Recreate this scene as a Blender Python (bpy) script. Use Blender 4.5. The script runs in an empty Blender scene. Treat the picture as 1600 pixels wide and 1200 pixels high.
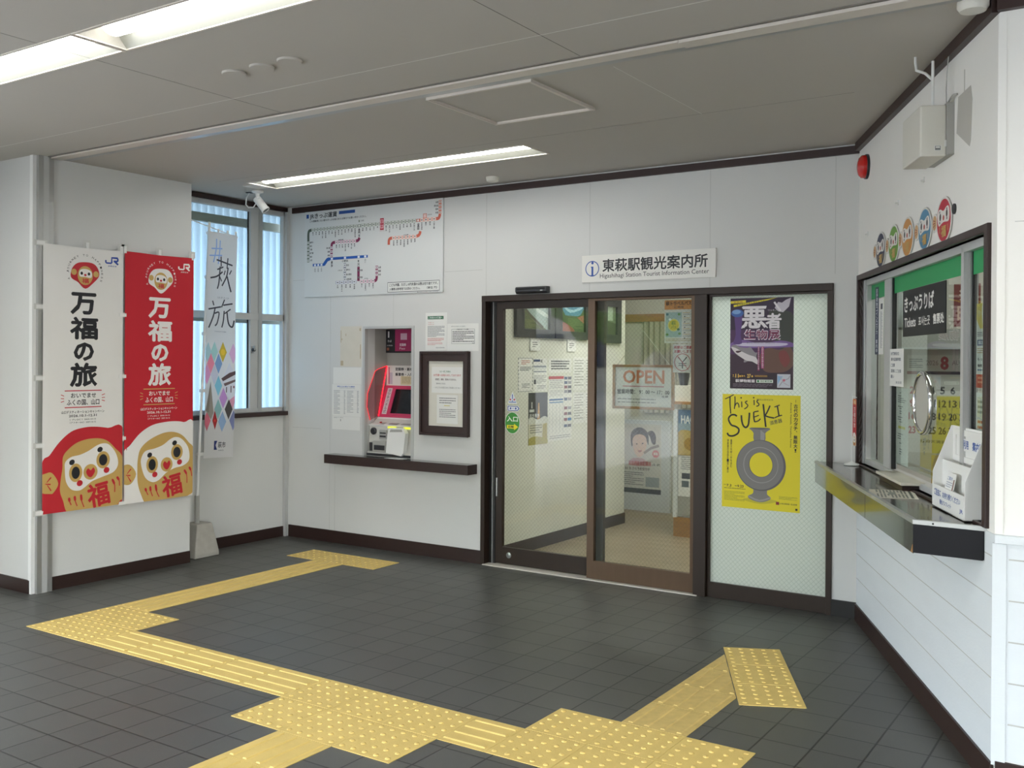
import bpy, bmesh, math, random
from mathutils import Vector, Matrix
random.seed(7)
SC = bpy.context.scene
COL = SC.collection
def lin(h):
    h = h.lstrip('#'); c = [int(h[i:i+2], 16)/255 for i in (0, 2, 4)]
    return tuple(x/12.92 if x <= .04045 else ((x+.055)/1.055)**2.4 for x in c) + (1.0,)

# ---------------------------------------------------------------- camera
F_PX, YAW, PITCH, ROLL = 1545.8, -.5851, -.0034, .0064
fw = Vector((math.sin(YAW)*math.cos(PITCH), math.cos(YAW)*math.cos(PITCH), math.sin(PITCH)))
rt = Vector((math.cos(YAW), -math.sin(YAW), 0)); up = rt.cross(fw)
rt2 = rt*math.cos(ROLL)+up*math.sin(ROLL); up2 = -rt*math.sin(ROLL)+up*math.cos(ROLL)
cd = bpy.data.cameras.new('camera'); cam = bpy.data.objects.new('camera', cd); COL.objects.link(cam)
cam.matrix_world = Matrix((( rt2.x, up2.x, -fw.x, 5.4918), (rt2.y, up2.y, -fw.y, -3.2173), (rt2.z, up2.z, -fw.z, 1.562), (0, 0, 0, 1)))
cd.sensor_fit = 'HORIZONTAL'; cd.sensor_width = 36; cd.lens = 36*F_PX/1600
cd.shift_y = (566.991-600)/1600; cd.clip_start = .05; cd.clip_end = 300
SC.camera = cam
# ---------------------------------------------------------------- world, sun, exposure
w = bpy.data.worlds.new('sky'); SC.world = w; w.use_nodes = True
nt = w.node_tree; nt.nodes.clear()
wo = nt.nodes.new('ShaderNodeOutputWorld'); bg = nt.nodes.new('ShaderNodeBackground')
sky = nt.nodes.new('ShaderNodeTexSky'); sky.sky_type = 'NISHITA'; sky.sun_disc = False
sky.sun_elevation = math.radians(52); sky.sun_rotation = math.radians(150); sky.air_density = 1.2; sky.dust_density = 2.5
mixs = nt.nodes.new('ShaderNodeMixRGB'); mixs.inputs[0].default_value = .55; mixs.inputs[2].default_value = (5.0, 5.35, 5.75, 1)
nt.links.new(sky.outputs[0], mixs.inputs[1]); nt.links.new(mixs.outputs[0], bg.inputs[0]); nt.links.new(bg.outputs[0], wo.inputs[0])
bg.inputs[1].default_value = 3.6
sl = bpy.data.lights.new('sun', 'SUN'); sl.energy = 14.0; sl.angle = math.radians(1.5); sl.color = (1, .98, .95)
so = bpy.data.objects.new('sun', sl); COL.objects.link(so); so.rotation_euler = (math.radians(30), 0, math.radians(-12))
SC.view_settings.view_transform = 'Standard'; SC.view_settings.look = 'None'
SC.view_settings.gamma = 1; SC.view_settings.use_curve_mapping = False
SC.view_settings.exposure = -0.35
SC.cycles.max_bounces = 9; SC.cycles.diffuse_bounces = 6; SC.cycles.transparent_max_bounces = 16
SC.cycles.use_denoising = True; SC.cycles.caustics_reflective = False; SC.cycles.caustics_refractive = False
SC.cycles.sample_clamp_indirect = 6

# ---------------------------------------------------------------- materials
M = {}
def _new(name):
    m = bpy.data.materials.new(name); m.use_nodes = True; M[name] = m
    return m, m.node_tree, m.node_tree.nodes['Principled BSDF']
def mat(name, col, rough=.5, metal=0, var=.04, scale=6, bump=0, bscale=200, spec=.5, stretch=None, coat=0):
    if name in M: return M[name]
    m, t, b = _new(name); c = lin(col)
    b.inputs['Roughness'].default_value = rough; b.inputs['Metallic'].default_value = metal
    b.inputs['Specular IOR Level'].default_value = spec; b.inputs['Coat Weight'].default_value = coat
    geo = t.nodes.new('ShaderNodeNewGeometry'); src = geo.outputs['Position']
    if stretch:
        mp = t.nodes.new('ShaderNodeMapping'); mp.inputs['Scale'].default_value = stretch
        t.links.new(src, mp.inputs[0]); src = mp.outputs[0]
    nz = t.nodes.new('ShaderNodeTexNoise'); nz.inputs['Scale'].default_value = scale; nz.inputs['Detail'].default_value = 5
    t.links.new(src, nz.inputs['Vector'])
    mx = t.nodes.new('ShaderNodeMixRGB'); mx.inputs[1].default_value = tuple(x*(1-var) for x in c[:3])+(1,)
    mx.inputs[2].default_value = tuple(min(1, x*(1+var)) for x in c[:3])+(1,)
    t.links.new(nz.outputs[0], mx.inputs[0]); t.links.new(mx.outputs[0], b.inputs['Base Color'])
    if bump:
        n2 = t.nodes.new('ShaderNodeTexNoise'); n2.inputs['Scale'].default_value = bscale; t.links.new(src, n2.inputs['Vector'])
        bp = t.nodes.new('ShaderNodeBump'); bp.inputs['Strength'].default_value = bump; bp.inputs['Distance'].default_value = .002
        t.links.new(n2.outputs[0], bp.inputs['Height']); t.links.new(bp.outputs[0], b.inputs['Normal'])
    return m
def ink(col, rough=.55):
    """printed colour, shared by everything printed"""
    return mat('print_'+col.lstrip('#').lower(), col, rough, var=.0)
mat('wall', '#d3d3d0', .55, var=.025, scale=2.2, bump=.15, bscale=90)
mat('joint', '#b9b9b5', .7, var=.02)
mat('joint_light', '#dddcd6', .7, var=.02)
mat('wall_warm', '#c9c4ba', .6, var=.03, scale=3)
mat('wall_white', '#f0eee8', .55, var=.03, scale=3, bump=.15, bscale=90)
mat('panel_white', '#dee3e6', .45, var=.04, scale=4, bump=.2, bscale=40, stretch=(1, 1, 3))
mat('ceiling', '#b9b4ac', .75, var=.03, scale=1.5)
mat('ceiling_edge', '#77726b', .75, var=.03)
mat('wood_dark', '#2e1c19', .42, var=.25, scale=14, stretch=(1, 1, 6), bump=.15)
mat('base_dark', '#2c1b17', .45, var=.15, scale=10, bump=.1)
mat('bronze', '#2b1e15', .42, metal=.2, var=.12, scale=8, stretch=(4, 4, .6))
mat('bronze_light', '#5c4735', .38, metal=.35, var=.12, scale=8, stretch=(4, 4, .6))
mat('near_black', '#141210', .4, var=.1)
mat('rubber', '#1c1c1c', .6)
mat('alu', '#b9bab8', .35, metal=.75, var=.05, scale=5, stretch=(3, 3, .3))
mat('alu_matt', '#c2c3c1', .5, metal=.3, var=.04)
mat('steel', '#a9aaa9', .28, metal=.9, var=.05)
mat('chrome', '#e8e8e8', .08, metal=1, var=0)
mat('rail_white', '#d8d0c6', .45, metal=.2, var=.05, scale=9)
mat('plastic_white', '#e9e9e6', .35, var=.02)
mat('trough', '#8f8f86', .5, var=.02)
mat('plastic_cream', '#d9d6cb', .45, var=.03)
mat('plastic_grey', '#a5a49e', .5, var=.04, scale=5)
mat('plastic_dark', '#25262a', .4, var=.05)
mat('red_gloss', '#c41f1a', .25, var=.05, coat=.5)
mat('machine_pink', '#c43d62', .35, var=.03)
mat('machine_grey', '#c9c8c2', .4, var=.03)
mat('screen', '#15171b', .12, var=.0)
mat('paper', '#e6e6e2', .7, var=.015)
mat('paper_old', '#d6d1c4', .8, var=.05, scale=12)
mat('concrete', '#a6a299', .9, var=.16, scale=18, bump=.5, bscale=70)
mat('tactile', '#dabd6e', .55, var=.12, scale=9, bump=.25, bscale=160)
mat('tactile_worn', '#cfb36c', .55, var=.2, scale=22, bump=.25, bscale=160)
mat('laminate_dark', '#3b3733', .16, var=.1, scale=5, coat=.4)
mat('laminate_front', '#55564f', .16, metal=.75, var=.06, scale=3, coat=.3)
mat('laminate_black', '#0f0e12', .45, var=.1, spec=.25)
mat('marble', '#cfcabd', .3, var=.12, scale=14)
mat('green', '#1f9656', .5, var=.03)
mat('navy', '#22304f', .5)
mat('cloth_white', '#e6e4e0', .8, var=.02, bump=.25, bscale=9)
mat('cloth_red', '#bf1f2d', .8, var=.03, bump=.25, bscale=9)
mat('tape', '#cfcfca', .4, var=.02)
mat('curtain', '#a8a593', .85, var=.05)
mat('wood_light', '#a67c4d', .5, var=.2, scale=10, stretch=(1, 1, 6))
mat('wall_inside', '#dcdcd0', .6, var=.02)
mat('asphalt', '#a3a3a1', .9, var=.1, scale=3)
mat('leaf', '#5c8236', .7, var=.4, scale=5, bump=.6, bscale=12)
mat('bark', '#5a4632', .9, var=.2)
mat('building', '#d9d4c8', .8, var=.05)
def emis(name, col, st):
    m, t, b = _new(name); b.inputs['Base Color'].default_value = lin(col)
    b.inputs['Emission Color'].default_value = lin(col); b.inputs['Emission Strength'].default_value = st
    return m
emis('lamp', '#fdfdfa', 20.0); emis('lamp_office_added', '#fdfdfa', 28.0); emis('led_red', '#ff1a30', 2.2); emis('led_green', '#e7ee3a', .9)
def front_only(t, fac):
    g = t.nodes.new('ShaderNodeNewGeometry'); a = t.nodes.new('ShaderNodeMath'); a.operation = 'SUBTRACT'; a.inputs[0].default_value = 1; t.links.new(g.outputs['Backfacing'], a.inputs[1])
    b = t.nodes.new('ShaderNodeMath'); b.operation = 'MULTIPLY'; t.links.new(a.outputs[0], b.inputs[0]); t.links.new(fac, b.inputs[1]); return b.outputs[0]
def glassmat(name, tint, wires=None, refl=1.0):
    m, t, b = _new(name); t.nodes.remove(b); out = t.nodes['Material Output']
    tr = t.nodes.new('ShaderNodeBsdfTransparent'); tr.inputs[0].default_value = lin(tint)
    gl = t.nodes.new('ShaderNodeBsdfGlossy'); gl.inputs['Roughness'].default_value = .015
    fr = t.nodes.new('ShaderNodeFresnel'); fr.inputs[0].default_value = 1.5
    mu = t.nodes.new('ShaderNodeMath'); mu.operation = 'MULTIPLY'; mu.inputs[1].default_value = refl; t.links.new(front_only(t, fr.outputs[0]), mu.inputs[0])
    mx = t.nodes.new('ShaderNodeMixShader'); t.links.new(mu.outputs[0], mx.inputs[0]); t.links.new(tr.outputs[0], mx.inputs[1]); t.links.new(gl.outputs[0], mx.inputs[2])
    last = mx
    if wires:
        d = t.nodes.new('ShaderNodeBsdfDiffuse'); d.inputs[0].default_value = lin(wires[0])
        m2 = t.nodes.new('ShaderNodeMixShader'); f = wirefac(t, wires[1], wires[2])
        k = t.nodes.new('ShaderNodeMath'); k.operation = 'MULTIPLY'; k.inputs[1].default_value = wires[3]; t.links.new(f, k.inputs[0])
        t.links.new(k.outputs[0], m2.inputs[0]); t.links.new(mx.outputs[0], m2.inputs[1]); t.links.new(d.outputs[0], m2.inputs[2]); last = m2
    t.links.new(last.outputs[0], out.inputs[0]); return m
def wirefac(t, pitch, width):
    """crossed diagonal wire lines in the plane of the back wall (x, z)"""
    g = t.nodes.new('ShaderNodeNewGeometry'); s = t.nodes.new('ShaderNodeSeparateXYZ'); t.links.new(g.outputs['Position'], s.inputs[0])
    res = []
    for op in ('ADD', 'SUBTRACT'):
        a = t.nodes.new('ShaderNodeMath'); a.operation = op; t.links.new(s.outputs[0], a.inputs[0]); t.links.new(s.outputs[2], a.inputs[1])
        b = t.nodes.new('ShaderNodeMath'); b.operation = 'PINGPONG'; b.inputs[1].default_value = pitch; t.links.new(a.outputs[0], b.inputs[0])
        c = t.nodes.new('ShaderNodeMath'); c.operation = 'LESS_THAN'; c.inputs[1].default_value = width; t.links.new(b.outputs[0], c.inputs[0]); res.append(c)
    mx = t.nodes.new('ShaderNodeMath'); mx.operation = 'MAXIMUM'; t.links.new(res[0].outputs[0], mx.inputs[0]); t.links.new(res[1].outputs[0], mx.inputs[1])
    return mx.outputs[0]
glassmat('glass', '#eef3f0'); glassmat('glass_wired', '#eff1ee', ('#a9ac98', .0155, .0012, .16), .8)
glassmat('acrylic', '#efe0e2')
def frosted(name, base, mixd, wires=None):
    m, t, b = _new(name); t.nodes.remove(b); out = t.nodes['Material Output']
    tl = t.nodes.new('ShaderNodeBsdfTranslucent'); tl.inputs[0].default_value = lin(base)
    df = t.nodes.new('ShaderNodeBsdfDiffuse'); df.inputs[0].default_value = lin(base)
    m1 = t.nodes.new('ShaderNodeMixShader'); m1.inputs[0].default_value = mixd
    t.links.new(tl.outputs[0], m1.inputs[1]); t.links.new(df.outputs[0], m1.inputs[2])
    gl = t.nodes.new('ShaderNodeBsdfGlossy'); gl.inputs['Roughness'].default_value = .22
    fr = t.nodes.new('ShaderNodeFresnel'); fr.inputs[0].default_value = 1.45
    m2 = t.nodes.new('ShaderNodeMixShader'); t.links.new(front_only(t, fr.outputs[0]), m2.inputs[0]); t.links.new(m1.outputs[0], m2.inputs[1]); t.links.new(gl.outputs[0], m2.inputs[2]); last = m2
    if wires:
        d = t.nodes.new('ShaderNodeBsdfDiffuse'); d.inputs[0].default_value = lin(wires[0])
        m3 = t.nodes.new('ShaderNodeMixShader'); f = wirefac(t, wires[1], wires[2])
        k = t.nodes.new('ShaderNodeMath'); k.operation = 'MULTIPLY'; k.inputs[1].default_value = wires[3]; t.links.new(f, k.inputs[0])
        t.links.new(k.outputs[0], m3.inputs[0]); t.links.new(m2.outputs[0], m3.inputs[1]); t.links.new(d.outputs[0], m3.inputs[2]); last = m3
    t.links.new(last.outputs[0], out.inputs[0]); return m
frosted('glass_frosted', '#f2f9f5', .35, ('#8fa39a', .0155, .0014, .45))
frosted('corrugated', '#7b8b9c', .12)
frosted('lamp_cover', '#f6f6ee', .5)
def cloth(name, base, k):
    m, t, b = _new(name); t.nodes.remove(b); out = t.nodes['Material Output']
    d = t.nodes.new('ShaderNodeBsdfDiffuse'); l = t.nodes.new('ShaderNodeBsdfTranslucent'); d.inputs[0].default_value = l.inputs[0].default_value = lin(base)
    x = t.nodes.new('ShaderNodeMixShader'); x.inputs[0].default_value = k; t.links.new(d.outputs[0], x.inputs[1]); t.links.new(l.outputs[0], x.inputs[2]); t.links.new(x.outputs[0], out.inputs[0])
cloth('cloth_thin', '#e8e8e8', .45)
def m_floor():
    m, t, b = _new('floor_tile')
    g = t.nodes.new('ShaderNodeNewGeometry'); mp = t.nodes.new('ShaderNodeMapping')
    mp.inputs['Location'].default_value = (-.83, -.768, 0); t.links.new(g.outputs['Position'], mp.inputs[0])
    br = t.nodes.new('ShaderNodeTexBrick'); br.offset = 0; br.inputs['Scale'].default_value = 1
    br.inputs['Brick Width'].default_value = .2045; br.inputs['Row Height'].default_value = .2045
    br.inputs['Mortar Size'].default_value = .0045; br.inputs['Mortar Smooth'].default_value = .3
    br.inputs['Color1'].default_value = lin('#4f4f4b'); br.inputs['Color2'].default_value = lin('#494946'); br.inputs['Mortar'].default_value = lin('#171716')
    t.links.new(mp.outputs[0], br.inputs['Vector'])
    nz = t.nodes.new('ShaderNodeTexNoise'); nz.inputs['Scale'].default_value = 1.1; nz.inputs['Detail'].default_value = 6; t.links.new(g.outputs['Position'], nz.inputs['Vector'])
    nf = t.nodes.new('ShaderNodeTexNoise'); nf.inputs['Scale'].default_value = 260; nf.inputs['Detail'].default_value = 3; t.links.new(g.outputs['Position'], nf.inputs['Vector'])
    mr = t.nodes.new('ShaderNodeMapRange'); mr.inputs['From Min'].default_value = .3; mr.inputs['From Max'].default_value = .7; mr.inputs['To Min'].default_value = .9; mr.inputs['To Max'].default_value = 1.1; t.links.new(nz.outputs[0], mr.inputs[0])
    mr2 = t.nodes.new('ShaderNodeMapRange'); mr2.inputs['From Min'].default_value = .3; mr2.inputs['From Max'].default_value = .7; mr2.inputs['To Min'].default_value = .84; mr2.inputs['To Max'].default_value = 1.16; t.links.new(nf.outputs[0], mr2.inputs[0])
    mm = t.nodes.new('ShaderNodeMath'); mm.operation = 'MULTIPLY'; t.links.new(mr.outputs[0], mm.inputs[0]); t.links.new(mr2.outputs[0], mm.inputs[1])
    hv = t.nodes.new('ShaderNodeHueSaturation'); t.links.new(br.outputs[0], hv.inputs['Color']); t.links.new(mm.outputs[0], hv.inputs['Value'])
    t.links.new(hv.outputs[0], b.inputs['Base Color'])
    rr = t.nodes.new('ShaderNodeMapRange'); rr.inputs['To Min'].default_value = .3; rr.inputs['To Max'].default_value = .52; t.links.new(nz.outputs[0], rr.inputs[0]); t.links.new(rr.outputs[0], b.inputs['Roughness'])
    iv = t.nodes.new('ShaderNodeMath'); iv.operation = 'MULTIPLY'; iv.inputs[1].default_value = -1.2; t.links.new(br.outputs['Fac'], iv.inputs[0])
    ad = t.nodes.new('ShaderNodeMath'); ad.operation = 'ADD'; t.links.new(iv.outputs[0], ad.inputs[0]); t.links.new(nf.outputs[0], ad.inputs[1])
    bp = t.nodes.new('ShaderNodeBump'); bp.inputs['Strength'].default_value = .35; bp.inputs['Distance'].default_value = .0015; t.links.new(ad.outputs[0], bp.inputs['Height']); t.links.new(bp.outputs[0], b.inputs['Normal'])
m_floor()
def m_woodfloor():
    m, t, b = _new('floor_wood'); g = t.nodes.new('ShaderNodeNewGeometry')
    br = t.nodes.new('ShaderNodeTexBrick'); br.inputs['Scale'].default_value = 1; br.inputs['Brick Width'].default_value = .9; br.inputs['Row Height'].default_value = .09
    br.inputs['Mortar Size'].default_value = .001; br.inputs['Color1'].default_value = lin('#a3937c'); br.inputs['Color2'].default_value = lin('#93846e'); br.inputs['Mortar'].default_value = lin('#7d6650')
    t.links.new(g.outputs['Position'], br.inputs['Vector']); t.links.new(br.outputs[0], b.inputs['Base Color']); b.inputs['Roughness'].default_value = .35
m_woodfloor()

# ---------------------------------------------------------------- frames and mesh builders
class Fr:
    def __init__(s, o, u, v, w): s.o, s.u, s.v, s.w = Vector(o), Vector(u), Vector(v), Vector(w)
    def p(s, u, v, w=0): return s.o+s.u*u+s.v*v+s.w*w
    def at(s, u, v, w=0): return Fr(s.p(u, v, w), s.u, s.v, s.w)
W = Fr((0, 0, 0), (1, 0, 0), (0, 1, 0), (0, 0, 1))
BY, LX, WX, LY, CZ = 2.95, -.72, -.98, .46, 2.885
BACK = Fr((0, BY, 0), (1, 0, 0), (0, 0, 1), (0, -1, 0))
LEFT = Fr((LX, 0, 0), (0, 1, 0), (0, 0, 1), (1, 0, 0))
WIN = Fr((WX, 0, 0), (0, 1, 0), (0, 0, 1), (1, 0, 0))
FARL = Fr((0, LY, 0), (1, 0, 0), (0, 0, 1), (0, -1, 0))
T0 = Vector((3.935, 2.926, 0)); TV = Vector((.43295, -.90142, 0)); TN = Vector((-.90142, -.43295, 0))
TICK = Fr(T0, TV, (0, 0, 1), TN); TLEN = 2.405
RIGHT = Fr((0, .758, 0), (1, 0, 0), (0, 0, 1), (0, -1, 0))
CEIL = Fr((0, 0, CZ), (1, 0, 0), (0, 1, 0), (0, 0, -1))
INL = Fr((1.15, 0, 0), (0, 1, 0), (0, 0, 1), (1, 0, 0))
INB = Fr((0, 6.2, 0), (1, 0, 0), (0, 0, 1), (0, -1, 0))

class MB:
    def __init__(s): s.v, s.f, s.m, s.ms, s.sm = [], [], [], [], []
    def mi(s, m):
        if isinstance(m, str): m = M[m]
        if m not in s.ms: s.ms.append(m)
        return s.ms.index(m)
    def add(s, vs, fs, m, smooth=False):
        k = len(s.v); s.v += [Vector(a) for a in vs]; i = s.mi(m)
        for f in fs: s.f.append([k+a for a in f]); s.m.append(i); s.sm.append(smooth)
    def box(s, fr, u0, u1, v0, v1, w0, w1, m):
        vs = [fr.p(u, v, w) for w in (w0, w1) for v in (v0, v1) for u in (u0, u1)]
        s.add(vs, [(0, 2, 3, 1), (4, 5, 7, 6), (0, 1, 5, 4), (2, 6, 7, 3), (0, 4, 6, 2), (1, 3, 7, 5)], m); return s
    def prism(s, fr, pts, w0, w1, m, side=None):
        n = len(pts); vs = [fr.p(u, v, w0) for u, v in pts]+[fr.p(u, v, w1) for u, v in pts]
        s.add(vs, [list(range(n))[::-1], [n+i for i in range(n)]], m)
        s.add(vs, [(i, (i+1) % n, n+(i+1) % n, n+i) for i in range(n)], side or m); return s
    def cyl(s, a, b, r, m, r2=None, n=20, caps=True):
        a, b = Vector(a), Vector(b); d = (b-a).normalized(); x = d.orthogonal().normalized(); y = d.cross(x); r2 = r if r2 is None else r2
        vs = [c+(x*math.cos(2*math.pi*i/n)+y*math.sin(2*math.pi*i/n))*q for c, q in ((a, r), (b, r2)) for i in range(n)]
        s.add(vs, [(i, (i+1) % n, n+(i+1) % n, n+i) for i in range(n)], m, True)
        if caps: s.add(vs, [list(range(n))[::-1], [n+i for i in range(n)]], m)
        return s
    def tube(s, pts, r, m, n=10):
        pts = [Vector(p) for p in pts]; rings = []; x = None
        for i, p in enumerate(pts):
            d = ((pts[min(i+1, len(pts)-1)])-pts[max(i-1, 0)]).normalized()
            x = d.orthogonal().normalized() if x is None else (x-d*x.dot(d)).normalized()
            y = d.cross(x); rings += [p+(x*math.cos(2*math.pi*k/n)+y*math.sin(2*math.pi*k/n))*r for k in range(n)]
        q = len(pts); fs = [(i*n+k, i*n+(k+1) % n, (i+1)*n+(k+1) % n, (i+1)*n+k) for i in range(q-1) for k in range(n)]
        s.add(rings, fs, m, True); s.add(rings, [list(range(n))[::-1], [(q-1)*n+k for k in range(n)]], m); return s
    def lathe(s, c, axis, prof, m, n=24):
        """prof: (radius, height along axis) pairs"""
        c, d = Vector(c), Vector(axis).normalized(); x = d.orthogonal().normalized(); y = d.cross(x)
        vs = [c+d*h+(x*math.cos(2*math.pi*k/n)+y*math.sin(2*math.pi*k/n))*r for r, h in prof for k in range(n)]; q = len(prof)
        s.add(vs, [(i*n+k, i*n+(k+1) % n, (i+1)*n+(k+1) % n, (i+1)*n+k) for i in range(q-1) for k in range(n)], m, True)
        if prof[0][0] > 1e-4: s.add(vs, [list(range(n))[::-1]], m)
        if prof[-1][0] > 1e-4: s.add(vs, [[(q-1)*n+k for k in range(n)]], m)
        return s
    def torus(s, c, axis, R, r, m, n=48, k=12):
        c, d = Vector(c), Vector(axis).normalized(); x = d.orthogonal().normalized(); y = d.cross(x)
        vs = []
        for i in range(n):
            a = 2*math.pi*i/n; e = x*math.cos(a)+y*math.sin(a)
            vs += [c+e*(R+r*math.cos(2*math.pi*j/k))+d*r*math.sin(2*math.pi*j/k) for j in range(k)]
        s.add(vs, [(i*k+j, i*k+(j+1) % k, ((i+1) % n)*k+(j+1) % k, ((i+1) % n)*k+j) for i in range(n) for j in range(k)], m, True); return s
    def sheet(s, fr, u0, u1, v0, v1, holes, w0, w1, m):
        """slab with rectangular holes"""
        us = sorted({u0, u1, *[h[i] for h in holes for i in (0, 1)]}); vs_ = sorted({v0, v1, *[h[i] for h in holes for i in (2, 3)]})
        us = [a for a in us if u0 <= a <= u1]; vs_ = [a for a in vs_ if v0 <= a <= v1]
        def solid(i, j):
            if i < 0 or j < 0 or i >= len(us)-1 or j >= len(vs_)-1: return False
            a, b = (us[i]+us[i+1])/2, (vs_[j]+vs_[j+1])/2
            return not any(h[0] < a < h[1] and h[2] < b < h[3] for h in holes)
        for i in range(len(us)-1):
            for j in range(len(vs_)-1):
                if not solid(i, j): continue
                a, b, c, d = us[i], us[i+1], vs_[j], vs_[j+1]
                P = lambda u, v, w_: fr.p(u, v, w_)
                s.add([P(a, c, w1), P(b, c, w1), P(b, d, w1), P(a, d, w1)], [(0, 1, 2, 3)], m)
                s.add([P(a, c, w0), P(b, c, w0), P(b, d, w0), P(a, d, w0)], [(3, 2, 1, 0)], m)
                for di, dj, e in ((-1, 0, (a, c, a, d)), (1, 0, (b, d, b, c)), (0, -1, (b, c, a, c)), (0, 1, (a, d, b, d))):
                    if not solid(i+di, j+dj):
                        s.add([P(e[0], e[1], w0), P(e[0], e[1], w1), P(e[2], e[3], w1), P(e[2], e[3], w0)], [(0, 1, 2, 3)], m)
        return s
    def build(s, name, parent=None, label=None, cat=None, group=None, kind=None, bevel=0, fix=True, origin=None):
        if origin is None:
            if parent is not None: origin = parent['_o'] if '_o' in parent else (0, 0, 0)
            else:
                xs, ys, zs = [a.x for a in s.v], [a.y for a in s.v], [a.z for a in s.v]
                origin = ((min(xs)+max(xs))/2, (min(ys)+max(ys))/2, min(zs))
        o_ = Vector(origin)
        me = bpy.data.meshes.new(name); me.from_pydata([tuple(a-o_) for a in s.v], [], s.f)
        for mm in s.ms: me.materials.append(mm)
        me.polygons.foreach_set('material_index', s.m); me.polygons.foreach_set('use_smooth', s.sm)
        if fix:
            bm = bmesh.new(); bm.from_mesh(me); bmesh.ops.remove_doubles(bm, verts=bm.verts, dist=1e-5)
            bmesh.ops.recalc_face_normals(bm, faces=bm.faces); bm.to_mesh(me); bm.free()
        if any(s.sm):
            me.set_sharp_from_angle(angle=math.radians(38))
        me.update()
        ob = bpy.data.objects.new(name, me); COL.objects.link(ob)
        if parent is not None:
            ob.parent = parent; po = Vector(parent['_o']) if '_o' in parent else Vector((0, 0, 0)); ob.location = o_-po
        else: ob.location = o_
        ob['_o'] = tuple(o_)
        tag(ob, label, cat, group, kind)
        if bevel:
            md = ob.modifiers.new('bevel', 'BEVEL'); md.width = bevel; md.segments = 2; md.limit_method = 'ANGLE'; md.angle_limit = math.radians(40)
        return ob
def tag(o, label=None, cat=None, group=None, kind=None):
    for k, v in (('label', label), ('category', cat), ('group', group), ('kind', kind)):
        if v: o[k] = v
    return o
def empty(name, loc, label=None, cat=None, group=None, kind=None):
    o = bpy.data.objects.new(name, None); COL.objects.link(o); o.location = loc; o['_o'] = tuple(loc); o.empty_display_size = .1
    return tag(o, label, cat, group, kind)
def box(name, fr, u0, u1, v0, v1, w0, w1, m, parent=None, bevel=0, **k):
    return MB().box(fr, u0, u1, v0, v1, w0, w1, m).build(name, parent, bevel=bevel, **k)

# ---------------------------------------------------------------- printed sheets
_tc = {}
def glyphs(s, bold):
    key = (s, bold)
    if key not in _tc:
        c = bpy.data.curves.new('t', 'FONT'); c.body = s; c.size = 1; c.offset = bold; c.resolution_u = 2
        o = bpy.data.objects.new('t', c); COL.objects.link(o)
        dg = bpy.context.evaluated_depsgraph_get(); ev = o.evaluated_get(dg); me = ev.to_mesh()
        vs = [(a.co.x, a.co.y) for a in me.vertices]; fs = [list(p.vertices) for p in me.polygons]; ev.to_mesh_clear()
        bpy.data.objects.remove(o); bpy.data.curves.remove(c); _tc[key] = (vs, fs)
    return _tc[key]
def clip(pts, x0=0, y0=0, x1=1, y1=1):
    for ax, lim, sg in ((0, x0, 1), (0, x1, -1), (1, y0, 1), (1, y1, -1)):
        out = []; n = len(pts)
        for i in range(n):
            a, b = pts[i], pts[(i+1) % n]; ia, ib = (a[ax]-lim)*sg >= 0, (b[ax]-lim)*sg >= 0
            if ia: out.append(a)
            if ia != ib:
                t = (lim-a[ax])/(b[ax]-a[ax]); out.append((a[0]+(b[0]-a[0])*t, a[1]+(b[1]-a[1])*t))
        pts = out
        if len(pts) < 3: return []
    return pts
def spline(pts, n=6, closed=True):
    out = []; q = len(pts)
    for i in range(q if closed else q-1):
        if closed: p = [pts[(i+k-1) % q] for k in range(4)]
        else: p = [pts[max(0, min(q-1, i+k-1))] for k in range(4)]
        for j in range(n):
            t = j/n
            out.append(tuple(.5*((2*p[1][a])+(-p[0][a]+p[2][a])*t+(2*p[0][a]-5*p[1][a]+4*p[2][a]-p[3][a])*t*t+(-p[0][a]+3*p[1][a]-3*p[2][a]+p[3][a])*t**3) for a in (0, 1)))
    if not closed: out.append(pts[-1])
    return out
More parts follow.
